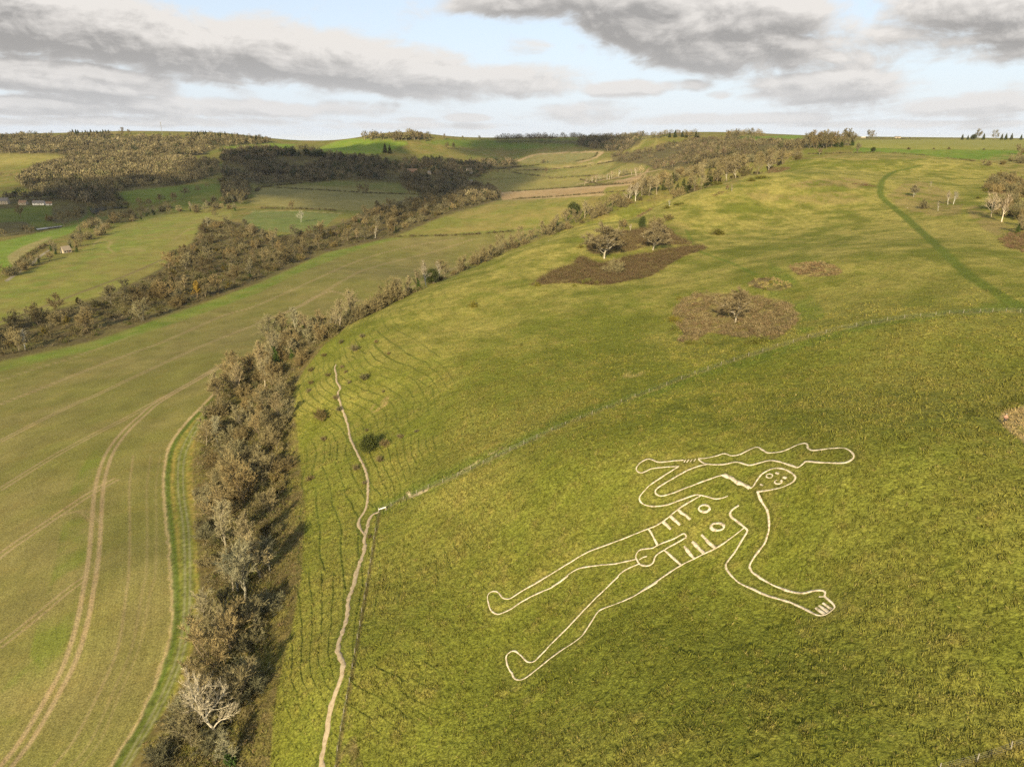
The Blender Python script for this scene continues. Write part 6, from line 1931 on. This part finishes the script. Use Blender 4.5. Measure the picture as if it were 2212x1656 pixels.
# car on the lane
p = cast(*K(5, 217, 352))
car = empty('parked_car', (p[0], p[1], float(height(p[0], p[1])) + ZC))
car.rotation_euler = (0, 0, math.radians(35))
tag(car, 'small white car on the lane beside the dark hedge', 'car')
prof = np.array(((-2.05, .35), (-2.1, .75), (-1.9, .98), (-1.45, 1.02), (-.85, 1.45), (.55, 1.47), (1.15, 1.02), (1.85, .88), (2.1, .70), (2.08, .35)))
def loft(prof, w0, w1):
    n = len(prof)
    V = []
    for s, f in ((-1, 1), (1, 1)):
        for x, z in prof:
            w = w0 if z < 1.1 else w1
            V.append((x, s * w, z))
    V = np.array(V)
    side = np.arange(n)
    F = [np.array([(k, (k + 1) % n, n + (k + 1) % n, n + k) for k in range(n)])]
    # caps as fans of triangles
    tr = np.array([(0, k + 1, k) for k in range(1, n - 1)] + [(n, n + k, n + k + 1) for k in range(1, n - 1)])
    return V, [tr] + F
M_CARP = flat_mat('white_car_paint', (.75, .75, .74), .3, .5, .02)
M_TYRE = flat_mat('black_rubber', (.03, .03, .03), .8, .2)
V, F = loft(prof, .86, .68)
make_mesh('body', V, F, M_CARP, parent=car, smooth_faces=False)
gl = np.array(((-1.40, 1.05), (-.86, 1.40), (.52, 1.42), (1.05, 1.05)))
V, F = loft(gl, .875, .72)
V[:, 1] *= 1.0
make_mesh('window', V, F, M_PANE, parent=car, smooth_faces=False)
for sx in (-1.3, 1.32):
    for sy in (-.8, .8):
        A = Acc()
        A.tube(np.array(((sx, sy - .11, .33), (sx, sy - .1, .33), (sx, sy + .1, .33), (sx, sy + .11, .33))), (.22, .33, .33, .22), 14)
        V, F = A.get()
        w = make_mesh('wheel', V, F, M_TYRE, parent=car, smooth_faces=False)
        V, F = box(sx, sy * 1.15, .33, .26, .02, .26)
        make_mesh('rim', V, F, M_WIRE, parent=w, smooth_faces=False)

# ------------------------------------------------------------------ the person by the bare patch
def skinned(name, nodes, edges, mat, parent=None, lvl=2):
    """one continuous surface grown along a skeleton: nodes = {key: (x, y, z, radius x, radius y)}"""
    keys = list(nodes)
    me = bpy.data.meshes.new(name)
    me.from_pydata([nodes[k][:3] for k in keys], [(keys.index(a), keys.index(b)) for a, b in edges], [])
    o = bpy.data.objects.new(name, me)
    COL.objects.link(o)
    sk = o.modifiers.new('skin', 'SKIN')
    for i, k in enumerate(keys):
        d = me.skin_vertices[0].data[i]
        d.radius = nodes[k][3:5]
        d.use_root = (i == 0)
    sk.use_smooth_shade = True
    su = o.modifiers.new('sub', 'SUBSURF')
    su.levels = su.render_levels = lvl
    dg = bpy.context.evaluated_depsgraph_get()
    m2 = bpy.data.meshes.new_from_object(o.evaluated_get(dg))
    o.modifiers.clear()
    o.data = m2
    m2.name = name
    m2.materials.clear()
    m2.materials.append(mat)
    if parent: o.parent = parent
    return o


M_SKIN = flat_mat('skin', (.45, .27, .18), .6, .3, .05)
M_COAT = flat_mat('salmon_jacket', (.36, .20, .135), .8, .1, .1)
M_TROU = flat_mat('dark_trousers', (.030, .028, .032), .9, .1, .1)
M_HAT = flat_mat('grey_green_woolly_hat', (.24, .30, .26), .95, .05, .1)
M_BOOT = flat_mat('dark_boots', (.05, .035, .025), .8, .2, .1)
M_BLACK = flat_mat('black_plastic', (.02, .02, .02), .5, .4, .05)
pp = cast(*K(14, 2038, 203))
# body: x to the person's left, y forward, z up; stands with weight on the right leg, hands together holding a small controller
N = {'pelvis': (0, 0, .93, .155, .125), 'waist': (0, 0, 1.06, .15, .11), 'chest': (0, .01, 1.27, .185, .13), 'neckb': (0, .0, 1.44, .09, .075), 'neck': (0, .02, 1.50, .06, .06), 'jaw': (0, .05, 1.57, .072, .082), 'skull': (0, .045, 1.66, .083, .098), 'crown': (0, .03, 1.74, .05, .06),
     'shL': (.17, 0, 1.40, .075, .075), 'elL': (.27, .02, 1.14, .052, .052), 'wrL': (.11, .24, 1.12, .032, .032), 'haL': (.06, .30, 1.14, .036, .022), 'shR': (-.17, 0, 1.40, .075, .075), 'elR': (-.27, .02, 1.14, .052, .052), 'wrR': (-.11, .24, 1.12, .032, .032), 'haR': (-.06, .30, 1.14, .036, .022),
     'hipL': (.10, 0, .86, .10, .105), 'knL': (.14, .04, .48, .062, .066), 'anL': (.17, -.02, .09, .042, .045), 'toL': (.19, .14, .045, .042, .034), 'hipR': (-.10, 0, .86, .10, .105), 'knR': (-.12, .02, .48, .062, .066), 'anR': (-.13, -.03, .09, .042, .045), 'toR': (-.15, .13, .045, .042, .034)}
E = [('pelvis', 'waist'), ('waist', 'chest'), ('chest', 'neckb'), ('neckb', 'neck'), ('neck', 'jaw'), ('jaw', 'skull'), ('skull', 'crown'), ('chest', 'shL'), ('shL', 'elL'), ('elL', 'wrL'), ('wrL', 'haL'), ('chest', 'shR'), ('shR', 'elR'), ('elR', 'wrR'), ('wrR', 'haR'), ('pelvis', 'hipL'), ('hipL', 'knL'), ('knL', 'anL'), ('anL', 'toL'), ('pelvis', 'hipR'), ('hipR', 'knR'), ('knR', 'anR'), ('anR', 'toR')]
# five fingers on each hand, closed round the controller
for s, sd in ((1, 'L'), (-1, 'R')):
    for f in range(4):
        x = s * (.072 - .002 * f)
        z = 1.175 - .022 * f
        Lf = (.030, .034, .032, .026)[f]
        N[f'f{sd}{f}a'] = (x, .325, z, .010, .010)
        N[f'f{sd}{f}b'] = (x - s * .012, .325 + Lf, z - .004, .009, .009)
        N[f'f{sd}{f}c'] = (x - s * .034, .33 + Lf, z - .008, .008, .008)
        E += [(f'ha{sd}', f'f{sd}{f}a'), (f'f{sd}{f}a', f'f{sd}{f}b'), (f'f{sd}{f}b', f'f{sd}{f}c')]
    N[f't{sd}a'] = (s * .062, .27, 1.175, .012, .012)
    N[f't{sd}b'] = (s * .040, .30, 1.195, .010, .010)
    E += [(f'wr{sd}', f't{sd}a'), (f't{sd}a', f't{sd}b')]
per = skinned('person', N, E, M_SKIN)
per.location = (pp[0], pp[1], float(height(pp[0], pp[1])) + ZC)
per.rotation_euler = (0, 0, math.radians(150))
tag(per, 'person in a salmon jacket, dark trousers and pale woolly hat standing by the bare patch', 'person')


def grown(keys, add):
    return {k: N[k][:3] + (N[k][3] + add, N[k][4] + add) for k in keys}


jk = grown(['waist', 'pelvis', 'chest', 'neckb', 'shL', 'elL', 'wrL', 'shR', 'elR', 'wrR'], .022)
jk['pelvis'] = (0, 0, .90, .185, .155)
skinned('jacket', jk, [('waist', 'pelvis'), ('waist', 'chest'), ('chest', 'neckb'), ('chest', 'shL'), ('shL', 'elL'), ('elL', 'wrL'), ('chest', 'shR'), ('shR', 'elR'), ('elR', 'wrR')], M_COAT, per)
tr = grown(['pelvis', 'hipL', 'knL', 'anL', 'hipR', 'knR', 'anR'], .014)
skinned('trousers', tr, [('pelvis', 'hipL'), ('hipL', 'knL'), ('knL', 'anL'), ('pelvis', 'hipR'), ('hipR', 'knR'), ('knR', 'anR')], M_TROU, per)
for s in 'LR':
    b_ = grown([f'an{s}', f'to{s}'], .016)
    skinned('boot', b_, [(f'an{s}', f'to{s}')], M_BOOT, per)
hat = {'skull': (0, .030, 1.69, .100, .112), 'crown': (0, .02, 1.76, .085, .092), 'tip': (0, .015, 1.81, .04, .04)}
skinned('hat', hat, [('skull', 'crown'), ('crown', 'tip')], M_HAT, per)
A = Acc()
for s in (-1, 1):
    V, F = box(s * .032, .138, 1.655, .018, .012, .010)
    A.V.append(V.astype(np.float32)); A.Q.append(F + A.n); A.n += len(V)
V, F = A.get()
make_mesh('eyes', V, F, M_BLACK, parent=per, smooth_faces=False)
nose = {'a': (0, .135, 1.640, .014, .012), 'b': (0, .152, 1.612, .016, .014)}
skinned('nose', nose, [('a', 'b')], M_SKIN, per)
V, F = box(0, .130, 1.572, .045, .010, .008)
make_mesh('mouth', V, F, flat_mat('lips', (.30, .12, .09)), parent=per, smooth_faces=False)
for s in (-1, 1):
    skinned('ear', {'a': (s * .088, .035, 1.635, .012, .022), 'b': (s * .092, .03, 1.60, .010, .016)}, [('a', 'b')], M_SKIN, per)
m_ = Matrix.Rotation(math.radians(150), 4, 'Z')
q = m_ @ Vector((0, .355, 1.165))
ctl = empty('remote_controller', (pp[0] + q.x, pp[1] + q.y, float(height(pp[0], pp[1])) + ZC + q.z))
ctl.rotation_euler = (0, 0, math.radians(150))
tag(ctl, 'small dark controller held in both hands of the person', 'controller')
V, F = box(0, 0, 0, .14, .03, .09)
make_mesh('case', V, F, M_BLACK, parent=ctl, smooth_faces=False)
for s in (-1, 1):
    A = Acc()
    A.tube(np.array(((s * .04, 0, .045), (s * .045, .01, .12))), (.007, .007), 5)
    V, F = A.get()
    make_mesh('antenna', V, F, M_BLACK, parent=ctl)

# ------------------------------------------------------------------ clouds overhead that shade part of the valley
m, t, b = new_mat('cloud_vapour', 1.0, 0.0)
b.inputs['Base Color'].default_value = (.85, .85, .86, 1)
at_ = t.add('ShaderNodeAttribute', attribute_name='col')
geo = t.add('ShaderNodeNewGeometry')
nz = t.noise(geo.outputs['Position'], .012, 5, .6)
dn = t.math('ADD', t.math('MULTIPLY', at_.outputs['Fac'], 1.55), t.math('MULTIPLY', t.math('SUBTRACT', nz, .5), 1.1))
t.l.new(t.mapr(dn, .25, .95, 0, .74), b.inputs['Alpha'])
CLOUD_H = 900.0


def cloud(P, label, full=1.0, thick=70.0):
    """a flat-based cloud standing between the sun and the ground inside the traced outline"""
    W = []
    for p in dense(P, 10, True):
        q = cast(p[0], p[1], 450)
        if q is not None and math.hypot(q[0], q[1]) < 3600: W.append(q)
    W = np.array(W)
    k = (CLOUD_H - W[:, 2]) / SUNV.z
    W = W + np.array(SUNV)[None] * k[:, None]
    lo, hi = W[:, :2].min(0) - 120, W[:, :2].max(0) + 120
    n = 70
    gx, gy = np.meshgrid(np.linspace(lo[0], hi[0], n), np.linspace(lo[1], hi[1], n))
    ins = np.zeros(gx.shape, bool)
    dist = np.full(gx.shape, 1e9)
    m_ = len(W)
    for i in range(m_):
        x0, y0 = W[i, :2]
        x1, y1 = W[(i + 1) % m_, :2]
        c = ((y0 > gy) != (y1 > gy)) & (gx < (x1 - x0) * (gy - y0) / (y1 - y0 + 1e-9) + x0)
        ins ^= c
        L2 = (x1 - x0) ** 2 + (y1 - y0) ** 2 + 1e-9
        tt = np.clip(((gx - x0) * (x1 - x0) + (gy - y0) * (y1 - y0)) / L2, 0, 1)
        dist = np.minimum(dist, np.hypot(gx - x0 - tt * (x1 - x0), gy - y0 - tt * (y1 - y0)))
    sd = np.where(ins, dist, -dist)
    den = np.clip(.5 + sd / 140, 0, 1) * full
    nzz = fbm(gx / 160, gy / 160, 4)
    top = CLOUD_H + ZC + 20 + den * thick * (1.2 + .9 * nzz)
    bot = CLOUD_H + ZC - 8 * den * (1 + nzz)
    V = np.concatenate([np.stack([gx, gy, top], -1).reshape(-1, 3), np.stack([gx, gy, bot], -1).reshape(-1, 3)])
    idx = np.arange(n * n).reshape(n, n)
    Q = np.stack([idx[:-1, :-1], idx[:-1, 1:], idx[1:, 1:], idx[1:, :-1]], -1).reshape(-1, 4)
    keep = (den.ravel()[Q] > .02).any(1)
    Q = Q[keep]
    V_, F_ = V, np.concatenate([Q, Q[:, ::-1] + n * n])
    C = np.repeat(np.concatenate([den.ravel(), den.ravel()])[:, None], 3, 1)
    o = make_mesh('cloud', V_, F_, m, C)
    tag(o, label, 'cloud', kind='stuff')


cloud([(480, 345), (560, 335), (700, 336), (840, 345), (870, 372), (980, 378), (1060, 380), (1100, 372), (1150, 385), (1100, 400), (1090, 415), (1060, 425), (1000, 412), (960, 430), (900, 455), (800, 460), (700, 448), (640, 425), (560, 420), (500, 440), (440, 440), (420, 405), (440, 375)], 'drifting cloud whose shadow lies on the valley wood')
cloud([(-120, 425), (30, 418), (200, 412), (300, 418), (330, 440), (300, 470), (190, 492), (90, 500), (-120, 505)], 'smaller cloud whose shadow lies on the village', .8)
cloud([(1000, 330), (1030, 306), (1100, 302), (1200, 303), (1300, 305), (1330, 318), (1260, 326), (1160, 330), (1090, 345)], 'far cloud whose shadow lies under the skyline row')

# ------------------------------------------------------------------ the air
hz = bpy.data.materials.new('valley_air')
hz.use_nodes = True
t = NT(hz.node_tree)
t.n.clear()
vo = t.add('ShaderNodeVolumePrincipled')
vo.inputs['Color'].default_value = (.80, .86, .95, 1)
vo.inputs['Density'].default_value = 1.8e-5
vo.inputs['Anisotropy'].default_value = .0
out = t.add('ShaderNodeOutputMaterial')
t.l.new(vo.outputs[0], out.inputs['Volume'])
V, F = box(0, 18000, 25, 90000, 46000, 310)
V[:, 2] = np.where(V[:, 2] > 25, 190, -40)
tag(make_mesh('haze', V, F, hz, smooth_faces=False), 'thin pale haze filling the air', 'haze', kind='stuff')
